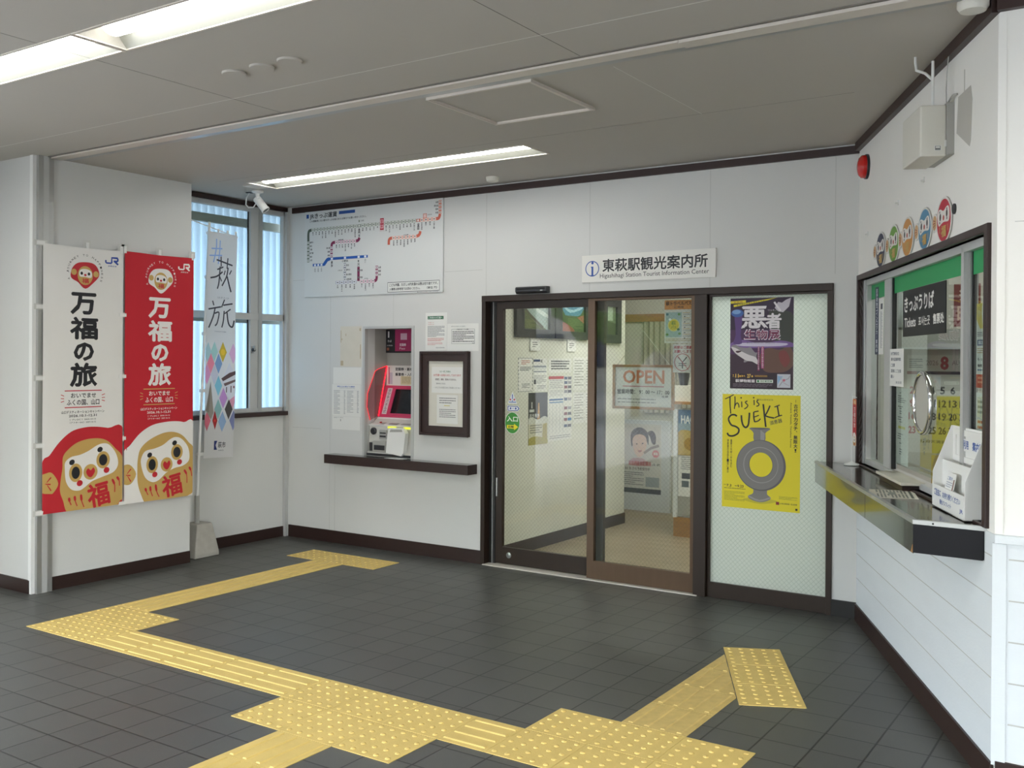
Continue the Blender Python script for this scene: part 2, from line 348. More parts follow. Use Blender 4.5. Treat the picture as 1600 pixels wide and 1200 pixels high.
class Canvas:
    """flat print: fractions of the sheet, x to the right, y downwards"""
    def __init__(s, w_, h_): s.w, s.h = w_, h_; s.items = []; s.k = 0
    def poly(s, pts, col, smooth=0, up=1):
        if smooth: pts = spline(pts, smooth)
        pts = clip(pts); s.k += up
        if pts: s.items.append((pts, [list(range(len(pts)))], col, s.k))
        return s
    def rect(s, x0, y0, x1, y1, col): return s.poly([(x0, y0), (x1, y0), (x1, y1), (x0, y1)], col)
    def ell(s, cx, cy, rx, ry, col, rot=0, n=24):
        """rx, ry in fractions of the width"""
        a = s.w/s.h; c, d = math.cos(rot), math.sin(rot); P = []
        for i in range(n):
            t = 2*math.pi*i/n; x, y = rx*math.cos(t), ry*math.sin(t); P.append((cx+x*c-y*d, cy+(x*d+y*c)*a))
        return s.poly(P, col)
    def ring(s, cx, cy, r, th, col, col2, n=32): s.ell(cx, cy, r, r, col, n=n); return s.ell(cx, cy, r-th, r-th, col2, n=n)
    def line(s, pts, th, col, taper=None):
        """stroke, th in fraction of the width"""
        a = s.h/s.w; q = [(x, y*a) for x, y in pts]; L, R = [], []
        for i, p in enumerate(q):
            p0, p1 = q[max(0, i-1)], q[min(len(q)-1, i+1)]; dx, dy = p1[0]-p0[0], p1[1]-p0[1]; l = math.hypot(dx, dy) or 1
            t_ = th/2*(taper[min(i, len(taper)-1)] if taper else 1)
            L.append((p[0]-dy/l*t_, (p[1]+dx/l*t_)/a)); R.append((p[0]+dy/l*t_, (p[1]-dx/l*t_)/a))
        s.k += 1
        for i in range(len(q)-1):
            pp = clip([L[i], L[i+1], R[i+1], R[i]])
            if pp: s.items.append((pp, [list(range(len(pp)))], col, s.k))
        return s
    def text(s, t, x0, y0, x1, y1, col, bold=0, rot=0, skew=0):
        mb_ = bold; bold = .008 if bold > .008 else bold
        vs, fs = glyphs(t, bold)
        if not vs: return s
        a, b, c, d = min(v[0] for v in vs), max(v[0] for v in vs), min(v[1] for v in vs), max(v[1] for v in vs)
        out = []
        for x, y in vs:
            fx, fy = (x-a)/(b-a), 1-(y-c)/(d-c)
            X, Y = x0+(x1-x0)*fx, y0+(y1-y0)*fy
            if skew: X += skew*(1-fy)*(y1-y0)
            if rot:
                cx, cy, r_ = (x0+x1)/2, (y0+y1)/2, s.h/s.w; dx, dy = X-cx, (Y-cy)*r_
                X, Y = cx+dx*math.cos(rot)-dy*math.sin(rot), cy+(dx*math.sin(rot)+dy*math.cos(rot))/r_
            out.append((X, Y))
        s.k += 1
        em = abs(y1-y0)/(d-c)*s.h; dd = mb_*.62*em if mb_ > .008 else 0
        for ox, oy in (((dd, 0), (-dd, 0), (0, dd), (0, -dd)) if dd else ((0, 0),)):
            s.items.append(([(x+ox/s.w, y+oy/s.h) for x, y in out], fs, col, s.k)); s.k += 1
        return s
    def vtext(s, t, x0, y0, x1, y1, col, bold=0):
        n = len(t); h = (y1-y0)/n
        for i, ch in enumerate(t):
            if ch == ' ': continue
            if ch in '、。': s.text(ch, x0+(x1-x0)*.6, y0+i*h, x0+(x1-x0)*.9, y0+i*h+h*.3, col, bold)
            elif ch in 'ー|': s.rect((x0+x1)/2-(x1-x0)*.06, y0+i*h+h*.1, (x0+x1)/2+(x1-x0)*.06, y0+i*h+h*.85, col)
            elif ch in 'っ!！': s.text(ch, x0+(x1-x0)*.25, y0+i*h+h*.08, x0+(x1-x0)*.75, y0+i*h+h*.85, col, bold)
            else: s.text(ch, x0, y0+i*h+h*.04, x1, y0+(i+1)*h-h*.06, col, bold)
        return s
    def para(s, x0, y0, x1, y1, n, col, fill=.5, seed=1):
        """tiny unreadable lines of small print"""
        r = random.Random(seed); h = (y1-y0)/n
        s.k += 1
        for i in range(n):
            x = x0; end = x1 if i % 3 != 2 else x0+(x1-x0)*r.uniform(.5, .9)
            while x < end:
                l = (x1-x0)*r.uniform(.05, .14); xe = min(x+l, end)
                pp = [(x, y0+i*h), (xe, y0+i*h), (xe, y0+i*h+h*fill), (x, y0+i*h+h*fill)]
                s.items.append((pp, [[0, 1, 2, 3]], col, s.k)); x = xe+(x1-x0)*r.uniform(.008, .02)
        return s
    def build(s, name, fr, back, parent=None, th=.0012, step=.00025, wave=None, cuts=(0, 0), bevel=0, paper=None, **k):
        """fr: frame whose origin is the TOP LEFT corner of the sheet's back"""
        mb = MB(); bm_ = M[paper] if paper else (M[back] if back in M else ink(back))
        if wave is None: mb.box(fr, 0, s.w, -s.h, 0, 0, th, bm_)
        lay = []                                        # a layer above every earlier item it overlaps
        bbs = []
        for pts, fs, col, kk in s.items:
            xs = [p[0] for p in pts]; ys = [p[1] for p in pts]; bb = (min(xs), min(ys), max(xs), max(ys), col, kk); l = 0
            for j, q in enumerate(bbs):
                if q[5] != kk and bb[0] < q[2] and q[0] < bb[2] and bb[1] < q[3] and q[1] < bb[3]: l = max(l, lay[j]+(.15 if q[4] == col else 1))
            lay.append(l); bbs.append(bb)
        tmp = []
        if wave is not None: tmp.append(([(0, 0), (1, 0), (1, 1), (0, 1)], [[0, 1, 2, 3]], bm_, -1))
        for (pts, fs, col, kk), l in zip(s.items, lay): tmp.append((pts, fs, M[col] if col in M else ink(col), l))
        if wave is None:
            for pts, fs, m_, kk in tmp: mb.add([fr.p(x*s.w, -y*s.h, th+step*(kk+1)) for x, y in pts], fs, m_)
            return mb.build(name, parent, bevel=bevel, fix=False, **k)
        # waved cloth: cut everything on a grid, then displace
        bm = bmesh.new(); mats = []
        for pts, fs, m_, kk in tmp:
            if m_ not in mats: mats.append(m_)
            vv = [bm.verts.new((x, y, kk+1)) for x, y in pts]
            for f in fs:
                try: fc = bm.faces.new([vv[i] for i in f]); fc.material_index = mats.index(m_)
                except ValueError: pass
        bmesh.ops.triangulate(bm, faces=bm.faces[:])
        for ax, n in ((0, cuts[0]), (1, cuts[1])):
            for i in range(1, n):
                co = [0, 0, 0]; co[ax] = i/n; no = [0, 0, 0]; no[ax] = 1
                bmesh.ops.bisect_plane(bm, geom=bm.verts[:]+bm.edges[:]+bm.faces[:], plane_co=co, plane_no=no)
        vs = []; fs = []; ms = []; bm.verts.index_update()
        for a in bm.verts:
            x, y, kk = a.co; du, dv, dw = wave(x, y); vs.append(fr.p(x*s.w+du, -y*s.h+dv, th+dw+.0005*kk))
        fs = [[q.index for q in f.verts] for f in bm.faces]; ms = [f.material_index for f in bm.faces]; bm.free()
        k0 = len(mb.v); mb.v += vs; mb.ms = mats; mb.f += fs; mb.m += ms; mb.sm += [True]*len(fs)
        # back of the cloth
        gx, gy = max(2, cuts[0]), max(2, cuts[1]); bk = []
        for j in range(gy+1):
            for i in range(gx+1):
                x, y = i/gx, j/gy; du, dv, dw = wave(x, y); bk.append(fr.p(x*s.w+du, -y*s.h+dv, dw))
        mb.add(bk, [(j*(gx+1)+i, (j+1)*(gx+1)+i, (j+1)*(gx+1)+i+1, j*(gx+1)+i+1) for j in range(gy) for i in range(gx)], bm_, True)
        return mb.build(name, parent, fix=False, **k)

# ================================================================ THE SETTING
S = dict(kind='structure')
MB().box(W, -1.25, 9, -6.3, 3.0, -.1, 0, 'floor_tile').build('floor', **S)
MB().box(W, -1.2, 8, 3.0, 6.5, -.1, 0, 'floor_wood').build('floor_office', **S)
L1X0, L1X1 = -.75, 4.2
lights_h = [(-.30, 2.17, 1.91, 2.19), (-.75, 1.725, -.83, -.59), (1.755, 4.23, -.83, -.59), (4.26, 6.73, -.83, -.59), (-.75, 1.725, -3.63, -3.39), (1.755, 4.23, -3.63, -3.39), (4.26, 6.73, -3.63, -3.39)]
cm = MB().sheet(CEIL, -1.25, 9, -6.3, 3.07, lights_h, -.1, 0, 'ceiling')
for a in ((-1.1, 5.2, .205, .209), (1.5, 1.503, -6, .54), (3.35, 3.353, -6, .54), (-1.0, 5, -1.62, -1.616)):
    cm.box(CEIL, a[0], a[1], a[2], a[3], 0, .0006, 'joint_light' if a[1]-a[0] > 1 else 'ceiling_edge')
for a in ((2.55, 3.15, 1.76, 1.763), (-.5, 4.2, 1.76, 1.7615), (3.4, 3.403, .75, 1.76)):
    cm.box(CEIL, a[0], a[1], a[2], a[3], 0, .0006, 'ceiling_edge' if a[1]-a[0] > 1 else 'joint_light')
cm.build('ceiling', **S)

NI = (-.055, .446, .745, 1.81)
bw = MB().sheet(BACK, -.98, 3.96, 0, CZ, [NI, (1.133, 3.775, -.01, 2.045)], -.12, 0, 'wall')
for u, v0, v1 in ((-.449, .1, 2.1), (.249, 1.83, 2.1), (1.166, 2.05, 2.82), (2.063, 2.05, 2.82), (2.969, 2.05, 2.82), (3.785, 2.1, 2.82), (-.39, .1, .65)):
    bw.box(BACK, u-.0015, u+.0015, v0, v1, 0, .0006, 'joint')
for u0, u1, v in ((.77, 1.13, 2.245), (-.90, -.745, 2.24), (-.9, -.55, .958)): bw.box(BACK, u0, u1, v-.0015, v+.0015, 0, .0006, 'joint')
bw.build('wall_back', **S)
MB().box(W, -.98, LX, .59, 1.72, 0, CZ, 'wall').build('wall_left', **S)
fl_ = MB().box(W, -1.2, LX, LY, LY+.13, 0, CZ, 'wall')
fl_.build('wall_far_left', **S)
MB().sheet(WIN, 1.72, 3.07, 0, CZ, [(1.74, 2.945, 1.10, 2.84)], -.04, 0, 'wall').build('wall_window', **S)
tw = MB().sheet(TICK, -.02, TLEN, 0, CZ, [(.03, 2.30, .955, 2.05)], -.12, 0, 'wall_white')
tw.sheet(TICK, .0, TLEN, .1, .935, [], 0, .004, 'panel_white')
for k in range(5): tw.box(TICK, .01, TLEN-.03, .107+.149*(k+1)-.002, .107+.149*(k+1)+.002, .004, .0047, 'joint')
tw.build('wall_ticket', **S)
rw = MB().box(W, 4.976, 9, .758, .878, 0, CZ, 'wall_white')
rw.box(RIGHT, 5.01, 9, .12, .905, 0, .006, 'panel_white')
for k in range(5): rw.box(RIGHT, 5.02, 9, .107+.149*(k+1)-.004, .107+.149*(k+1)+.001, .006, .008, 'joint')
rw.box(RIGHT, 4.976, 9, .908, .938, 0, .02, 'panel_white'); rw.box(RIGHT, 5.03, 9, 2.07, 2.0725, 0, .0006, 'joint')
rw.build('wall_right', **S)
# corner post between the ticket wall and the right wall
cp = MB().prism(W, [(4.976-.0145, .788), (4.976-.01, .748), (5.012, .748), (5.012, .77), (4.98, .77)], .1, .905, 'panel_white')
cp.box(W, 4.972, 4.9995, .7535, .77, .94, 2.83, 'wall_white'); cp.build('trim_corner', **S)
# unseen far walls of the hall, openings placed for the daylight they let in
MB().sheet(Fr((0, -6.2, 0), (1, 0, 0), (0, 0, 1), (0, 1, 0)), -1.25, 9, 0, CZ, [(2.6, 4.8, -.01, 2.3)], -.1, 0, 'wall').build('wall_entrance', **S)
MB().sheet(Fr((-1.15, 0, 0), (0, 1, 0), (0, 0, 1), (1, 0, 0)), -6.2, LY+.1, 0, CZ, [(-6.0, -1.3, -.01, 2.25)], -.1, 0, 'wall').build('wall_side', **S)
MB().sheet(Fr((9, 0, 0), (0, 1, 0), (0, 0, 1), (-1, 0, 0)), -6.2, .76, 0, CZ, [(-5.8, -2.6, -.01, 2.4)], -.1, 0, 'wall').build('wall_platform', **S)
# information centre behind the doors
MB().box(W, 1.05, 1.15, 3.07, 5.30, 0, 2.6, 'wall_inside').build('wall_inside_left', **S)
MB().box(W, -.4, 1.05, 5.2, 5.3, 0, 2.6, 'wall_inside').build('wall_inside_return', **S)
MB().box(W, -.5, -.4, 5.2, 6.3, 0, 2.6, 'wall_inside').build('wall_inside_end', **S)
MB().sheet(INB, -.5, 4.1, 0, 2.6, [], -.1, 0, 'wall_inside').build('wall_inside_back', **S)
MB().box(W, 3.96, 4.06, 3.07, 6.2, 0, 2.6, 'wall_inside').build('wall_inside_right', **S)
MB().box(W, -.5, 4.06, 3.07, 6.3, 2.6, 2.68, 'wall_inside').build('ceiling_inside', **S)
MB().box(INL, 3.07, 5.3, 0, .10, 0, .012, 'base_dark').build('baseboard_inside', **S)
# ticket office
MB().box(W, 4.06, 7.6, 3.32, 3.42, 0, 2.6, 'wall_warm').build('wall_office_back', **S)
MB().box(W, 7.6, 7.7, .87, 3.42, 0, 2.6, 'wall_warm').build('wall_office_side', **S)
MB().prism(W, [(4.06, 2.95), (4.06, 3.4), (7.6, 3.4), (7.6, .88), (5.08, .88)], 2.6, 2.66, 'wall_warm').build('ceiling_office', **S)
# baseboards and brown trims
MB().box(BACK, -.93, 1.135, 0, .102, 0, .012, 'base_dark').build('baseboard_back', **S)
MB().box(BACK, 3.778, 3.93, 0, .10, 0, .012, 'near_black').build('baseboard_back_right', **S)
MB().box(LEFT, .60, 1.715, 0, .088, 0, .012, 'base_dark').build('baseboard_left', **S)
MB().box(FARL, -1.15, -.735, 0, .088, 0, .012, 'base_dark').build('baseboard_far_left', **S)
MB().box(WIN, 1.74, 2.92, 0, .088, 0, .012, 'base_dark').build('baseboard_window', **S)
MB().box(TICK, .005, TLEN-.006, 0, .10, .002, .014, 'base_dark').build('baseboard_ticket', **S)
MB().box(RIGHT, 4.98, 9, 0, .115, .0, .014, 'base_dark').build('baseboard_right', **S)
MB().box(BACK, -.90, 3.93, 2.825, 2.873, 0, .02, 'wood_dark').build('trim_1', **S)
MB().box(TICK, 0, TLEN, 2.835, 2.885, 0, .03, 'wood_dark').build('trim_2', **S)
MB().box(RIGHT, 4.97, 9, 2.835, 2.885, 0, .03, 'wood_dark').build('trim_3', **S)
MB().box(W, WX-.02, WX+.03, 1.73, 2.93, 2.842, 2.878, 'wood_dark').build('trim_4', **S)
MB().box(W, WX, WX+.035, 2.915, 2.948, 0, 2.84, 'alu_matt').build('trim_5', **S)
# shutter guide post and ceiling slot
gp = MB().box(W, -.742, -.69, .478, .585, 0, CZ, 'alu'); gp.box(W, -.71, -.689, .512, .55, 0, CZ, 'alu_matt'); gp.box(W, -.75, -.715, .452, .478, .0, CZ, 'plastic_white'); gp.build('trim_6', **S)
cs = MB().box(CEIL, -.68, 4.96, .535, .552, 0, .004, 'ceiling_edge'); cs.box(CEIL, -.68, 3.80, .556, .632, 0, .012, 'rail_white'); cs.box(CEIL, 3.803, 4.98, .556, .636, 0, .016, 'rail_white')
cs.box(CEIL, -.68, 4.98, .645, .70, 0, .004, 'steel'); cs.build('trim_7', **S)

# window_1: aluminium sliding window
w1 = empty('window_1', (WX, 2.3, 1.1), kind='structure')
f = MB()
for a in ((1.74, 2.945, 1.10, 1.135), (1.74, 2.945, 2.80, 2.84), (1.74, 1.775, 1.1, 2.84), (2.90, 2.945, 1.1, 2.84), (1.74, 2.945, 1.885, 1.94)): f.box(WIN, a[0], a[1], a[2], a[3], -.035, .008, 'alu_matt')
f.build('window_frame', w1, bevel=.002)
f = MB().box(WIN, 2.525, 2.535, 1.135, 2.80, -.03, -.02, 'rubber'); f.box(WIN, 2.535, 2.62, 1.11, 2.82, -.03, .004, 'alu_matt'); f.box(WIN, 2.62, 2.66, 1.11, 2.82, -.03, .012, 'alu')
f.build('mullion', w1, bevel=.002)
MB().box(WIN, 1.775, 2.90, 1.135, 2.80, -.026, -.022, 'glass').build('pane', w1)
f = MB().box(WIN, 2.545, 2.57, 1.60, 1.66, .004, .012, 'steel'); f.cyl(WIN.p(2.557, 1.63, .012), WIN.p(2.557, 1.63, .035), .014, 'plastic_dark'); f.box(WIN, 2.549, 2.565, 1.625, 1.665, .03, .038, 'steel'); f.build('latch', w1)
f = MB().box(WIN, 1.72, 2.93, 1.062, 1.098, -.02, .05, 'wood_dark'); f.build('window_sill', w1, bevel=.004)
# corrugated screen outside
cg = MB(); n = 340; y0, y1 = 1.2, 3.7; pr = []
for i in range(n+1):
    y = y0+(y1-y0)*i/n; pr.append((-1.17+.022*math.sin(2*math.pi*y/.076), y))
vs = [Vector((x, y, .9)) for x, y in pr]+[Vector((x, y, 2.875)) for x, y in pr]
cg.add(vs, [(i, i+1, n+2+i, n+1+i) for i in range(n)], 'corrugated', True)
tag(cg.build('corrugated_screen', fix=False), 'pale blue corrugated translucent screen outside the window', 'screen')
f = MB().box(W, -1.14, -1.10, 1.3, 3.6, 2.68, 2.75, 'plastic_grey'); f.box(W, -1.14, -1.10, 1.3, 3.6, 1.86, 1.93, 'plastic_grey'); f.build('screen_rail', None, 'grey horizontal rails carrying the corrugated screen outside the window', 'rail')

# doors
fr = MB().box(BACK, 1.133, 1.168, 0, 2.045, -.12, .012, 'bronze'); fr.box(BACK, 1.133, 3.775, 2.0, 2.045, -.12, .014, 'bronze')
fr.box(BACK, 1.168, 1.222, 0, 2.0, -.11, -.055, 'near_black'); fr.box(BACK, 1.205, 1.209, .0, 2.0, -.055, -.035, 'alu'); fr.box(BACK, 2.868, 2.955, 0, 2.0, -.1, .014, 'bronze'); fr.box(BACK, 2.955, 2.964, .1, 2.0, -.08, -.02, 'rubber')
fr.box(BACK, 3.745, 3.778, 0, 2.045, -.12, .012, 'bronze'); fr.build('door_frame', bevel=.002, **S)
MB().box(W, 1.16, 2.9, 2.925, 3.07, 0, .007, 'wall_warm').build('door_sill', **S)
d = empty('door_1', (1.65, 3.03, 0), kind='structure')
D1 = BACK.at(0, 0, -.08)
f = MB(); f.sheet(D1, 1.222, 2.15, .012, 2.0, [(1.282, 2.022, .138, 1.945)], -.018, .018, 'bronze'); f.build('leaf_frame', d, bevel=.002)
MB().box(D1, 1.278, 2.026, .134, 1.949, -.003, .003, 'glass_wired').build('pane', d)
MB().lathe(D1.p(1.347, .08, .018), D1.w, [(.022, 0), (.022, .004), (.014, .006), (.0, .006)], 'steel').build('lock', d, label='round steel lock in the bottom rail')
MB().box(D1, 1.232, 1.243, .52, .66, .018, .028, 'alu').build('handle', d)
d = empty('door_2', (2.45, 2.98, 0), kind='structure')
D2 = BACK.at(0, 0, -.032)
f = MB(); f.sheet(D2, 2.045, 2.866, .008, 2.0, [(2.102, 2.834, .135, 1.982)], -.018, .02, 'bronze_light'); f.build('leaf_frame', d, bevel=.003)
MB().box(D2, 2.098, 2.838, .131, 1.986, -.003, .003, 'glass_wired').build('pane', d)
MB().box(D2, 2.075, 2.102, .14, 1.98, -.016, -.008, 'rubber').build('gasket', d)
d = empty('window_2', (3.36, 2.98, 0), kind='structure')
f = MB(); f.sheet(D2, 2.958, 3.748, 0, 2.0, [(2.975, 3.735, .10, 1.985)], -.02, .02, 'bronze'); f.build('window_frame', d, bevel=.002)
MB().box(D2, 2.971, 3.739, .096, 1.989, -.004, .002, 'glass_frosted').build('pane', d, label='frosted wired glass')

# window_3: the ticket window
d = empty('window_3', TICK.p(1.2, .95, 0), kind='structure')
f = MB(); f.sheet(TICK, 0, 2.332, .945, 2.082, [(.03, 2.292, .955, 2.05)], -.11, .016, 'wood_dark'); f.build('casing', d, bevel=.003)
G3 = TICK.at(0, 0, -.055)
f = MB().sheet(G3, .03, 2.292, .955, 2.05, [(.10, 2.235, .985, 2.015)], -.03, .03, 'alu_matt'); f.box(G3, .03, .075, .955, 2.05, .03, .04, 'alu'); f.build('window_frame', d, bevel=.002)
f = MB().box(G3, .50, .64, .975, 2.04, -.02, .02, 'alu_matt'); f.box(G3, .64, .655, .985, 2.02, -.01, .012, 'rubber'); f.build('mullion', d)
f = MB().box(G3, 1.888, 1.925, .975, 2.04, -.01, .030, 'alu_matt'); f.box(G3, 1.925, 1.952, .975, 2.04, -.02, .012, 'alu'); f.box(G3, 1.952, 1.962, .985, 2.02, -.01, .006, 'rubber'); f.build('mullion', d)
MB().box(G3, .10, .50, .985, 2.015, -.003, .002, 'glass').build('pane', d)
MB().box(G3, .64, 1.89, 1.02, 2.015, -.003, .002, 'glass').build('pane', d)
MB().box(G3, 1.955, 2.235, .985, 2.015, -.003, .002, 'glass').build('pane', d)
f = MB().box(G3, .655, .73, 1.93, 2.018, .0025, .0035, 'green'); f.box(G3, .10, .50, 1.93, 2.018, .0025, .0035, 'green'); f.box(G3, .73, 1.885, 1.93, 2.018, .0025, .0035, 'green'); f.box(G3, 1.962, 2.235, 1.92, 2.018, .0025, .0035, 'green'); f.build('green_band', d, label='bright green band along the top of the glass')

# outside: forecourt, building and trees opposite the hall (seen only as reflections)
MB().box(W, -60, 60, -70, -6.3, -.16, -.1, 'asphalt').build('ground', **S)
MB().prism(W, [(-60, -6.3), (-1.25, -6.3), (-1.25, .6), (-1.25, 30), (-60, 30)], -.16, -.1, 'asphalt').build('ground_side', **S)
MB().box(W, 9.1, 60, -6.3, 30, -.16, -.1, 'asphalt').build('ground_platform', **S)
MB().box(W, -1.9, -1.1, 1.0, 3.7, 2.93, 2.97, 'plastic_grey').build('trim_eave', **S)
f = MB().box(W, -34, 20, -50, -38, -.1, 7, 'building')
for i in range(14): f.box(W, -32+i*3.8, -30+i*3.8, -38, -37.9, 1.2, 3.0, 'navy')
tag(f.build('station_square_building'), kind='structure')
def tree(x, y, h, r, lab):
    e = empty('tree', (x, y, -.1), lab, 'tree')
    MB().cyl((x, y, -.1), (x, y, h-r), .14, 'bark', .09, 10).build('trunk', e)
    bm = bmesh.new(); bmesh.ops.create_icosphere(bm, subdivisions=4, radius=1)
    rr = random.Random(int(x*7)); ph = [rr.uniform(0, 6) for _ in range(6)]
    vs = []
    for v in bm.verts:
        c = v.co; k = 1+.16*math.sin(5*c.x+ph[0])*math.sin(6*c.y+ph[1])+.12*math.sin(9*c.z+ph[2])*math.sin(8*c.x+ph[3])+rr.uniform(-.07, .07)
        vs.append(Vector((x, y, h-r*.7))+c*r*k)
    fs = [[a.index for a in q.verts] for q in bm.faces]; bm.free()
    m = MB(); m.add(vs, fs, 'leaf'); m.build('crown', e)
tree(-7.5, -17, 5.5, 2.2, 'round green tree by the forecourt, left of the other one'); tree(-2.5, -19, 6.0, 2.4, 'round green tree by the forecourt, right of the other one')

# ================================================================ CEILING THINGS
def light(name, x0, x1, y0, y1, label, group, tube_x0, tube_x1):
    e = empty(name, ((x0+x1)/2, (y0+y1)/2, CZ), label, 'ceiling light', group)
    h = .075; m = MB()
    a, b = (y0+y1)/2-.055, (y0+y1)/2+.055
    # trough: two sloping sides, flat top, ends and a thin flange on the ceiling
    P = lambda x, y, z: Vector((x, y, CZ+z))
    m.add([P(x0, y0, 0), P(x1, y0, 0), P(x1, a, h), P(x0, a, h)], [(0, 1, 2, 3)], 'trough')
    m.add([P(x0, y1, 0), P(x1, y1, 0), P(x1, b, h), P(x0, b, h)], [(3, 2, 1, 0)], 'trough')
    m.add([P(x0, a, h), P(x1, a, h), P(x1, b, h), P(x0, b, h)], [(0, 1, 2, 3)], 'trough')
    for x in (x0, x1): m.add([P(x, y0, 0), P(x, y1, 0), P(x, b, h), P(x, a, h)], [(0, 1, 2, 3)], 'trough')
    m.sheet(CEIL, x0-.012, x1+.012, y0-.012, y1+.012, [(x0, x1, y0, y1)], 0, .005, 'rail_white')
    m.build('housing', e, fix=False)
    t = MB(); yc = (y0+y1)/2; n = 10
    ring = [(yc+.052*math.cos(math.pi*i/n), CZ+h-.030-.034*math.sin(math.pi*i/n)) for i in range(n+1)]
    vs = [Vector((x, y, z)) for x in (tube_x0, tube_x1) for y, z in ring]
    t.add(vs, [(i, i+1, n+2+i, n+1+i) for i in range(n)], 'lamp', True); t.add(vs, [list(range(n+1)), [n+1+i for i in range(n+1)][::-1]], 'lamp')
    t.build('lamp_bar', e, fix=False, label='glowing white light bar')
    return e
light('ceiling_light', -.30, 2.17, 1.91, 2.19, 'long recessed ceiling light over the ticket machine corner', 'recessed ceiling lights', -.27, 2.14)
light('ceiling_light', -.75, 1.725, -.83, -.59, 'long recessed ceiling light cut by the left edge of the photo', 'recessed ceiling lights', -.72, 1.70)
light('ceiling_light', 1.755, 4.23, -.83, -.59, 'long recessed ceiling light at the top of the photo, right of its twin', 'recessed ceiling lights', 1.83, 4.20)
light('ceiling_light', 4.26, 6.73, -.83, -.59, 'unseen recessed ceiling light added at the right end of the near row', 'recessed ceiling lights', 4.29, 6.70)  # unseen repeat of the near row, added for more light
for k, (a, b) in enumerate(((-.75, 1.725), (1.755, 4.23), (4.26, 6.73))): light('ceiling_light', a, b, -3.63, -3.39, f'unseen recessed ceiling light added above the camera, {["left", "middle", "right"][k]} one of the rear row', 'recessed ceiling lights', a+.03, b-.03)  # unseen rear row, added to help light the hall
box('ceiling_plate', CEIL, -.44, -.315, 1.97, 2.13, 0, .006, 'rail_white', label='small flat plate on the ceiling at the left end of the light', cat='cover plate', bevel=.001)
for x, y, l in ((1.868, -.1, 'left'), (2.053, -.1, 'middle'), (2.231, -.1, 'right')):
    MB().lathe((x, y, CZ), (0, 0, -1), [(.056, 0), (.056, .007), (.053, .010), (0, .010)], 'ceiling', 32).build('blanking_disc', None, f'flat round ceiling cover disc, {l} one of the row of three', 'cover disc', 'round cover discs on the ceiling', origin=(x, y, CZ))
# access hatch
e = empty('ceiling_hatch', (2.66, 1.03, CZ), 'square access hatch in the ceiling with thin metal frame', 'hatch')
m = MB().sheet(CEIL, 2.353, 2.984, .715, 1.345, [(2.363, 2.974, .725, 1.335)], 0, .014, 'rail_white'); m.build('hatch_frame', e)
m = MB().sheet(CEIL, 2.368, 2.969, .730, 1.330, [(2.375, 2.962, .737, 1.323)], 0, .012, 'rail_white'); m.box(CEIL, 2.375, 2.962, .737, 1.323, -.01, .003, 'ceiling'); m.build('hatch_door', e)
m = MB().lathe((1.40, 2.69, CZ), (0, 0, -1), [(.05, 0), (.05, .012), (.044, .03), (.03, .036), (0, .036)], 'plastic_cream', 28); m.build('smoke_detector', None, 'small cream smoke detector on the ceiling near the back wall', 'smoke detector')
m = MB().lathe((4.888, .74, CZ), (0, 0, -1), [(.055, 0), (.055, .02), (.045, .035), (0, .037)], 'plastic_cream', 28); m.build('ceiling_speaker', None, 'yellowed round disc fitting cut by the top edge of the photo', 'ceiling fitting')
# security camera
e = empty('security_camera', (-.53, 2.2, CZ), 'white bullet security camera hanging from the ceiling by the window', 'camera')
MB().lathe((-.53, 2.205, CZ), (0, 0, -1), [(.045, 0), (.045, .012), (.02, .02), (.012, .055), (.012, .06)], 'plastic_white').build('mount', e)
a, b = Vector((-.565, 2.225, 2.835)), Vector((-.495, 2.262, 2.735)); dd = (b-a).normalized()
MB().cyl((-.532, 2.207, 2.835), a+dd*.03, .011, 'plastic_white').build('joint', e)
MB().lathe(a, dd, [(.018, -.004), (.03, 0), (.032, .01), (.032, .112), (.035, .114), (.035, .128), (.030, .128), (.030, .12), (0, .12)], 'plastic_white').build('body', e)
MB().lathe(a+dd*.121, dd, [(.029, 0), (.029, .002), (0, .002)], 'screen').build('lens', e)
pts = [Vector((-.64, 2.22, CZ-.004)), Vector((-.665, 2.21, 2.84)), Vector((-.675, 2.215, 2.79)), Vector((-.655, 2.225, 2.765)), Vector((-.61, 2.235, 2.765)), Vector((-.575, 2.235, 2.80)), a]
m = MB().tube([Vector((p.x, p.y, p.z)) for p in pts], .005, 'plastic_white'); m.box(W, -.66, -.62, 2.20, 2.24, CZ-.006, CZ, 'plastic_dark'); m.build('cable', e)

# ================================================================ TACTILE PAVING
def clip_half(pts, c):
    """keep where a*x+b*y<=d"""
    if c is None: return pts
    a, b, d = c; out = []; n = len(pts)
    for i in range(n):
        p, q = pts[i], pts[(i+1) % n]; fp, fq = a*p[0]+b*p[1]-d, a*q[0]+b*q[1]-d
        if fp <= 0: out.append(p)
        if (fp < 0) != (fq < 0) and fp != fq:
            t = fp/(fp-fq); out.append((p[0]+(q[0]-p[0])*t, p[1]+(q[1]-p[1])*t))
    return out
def dot_tile(fr, s=.3, m_='tactile'):
    m = MB(); g = .0012; m.prism(fr, [(g, g), (s-g, g), (s-g, s-g), (g, s-g)], 0, .0032, m_)
    for i in range(5):
        for j in range(5):
            c = fr.p(.03+.06*i, .03+.06*j, .003); m.lathe(c, fr.w, [(.0115, 0), (.0105, .003), (.007, .005), (.0, .0055)], m_, 12)
    return m
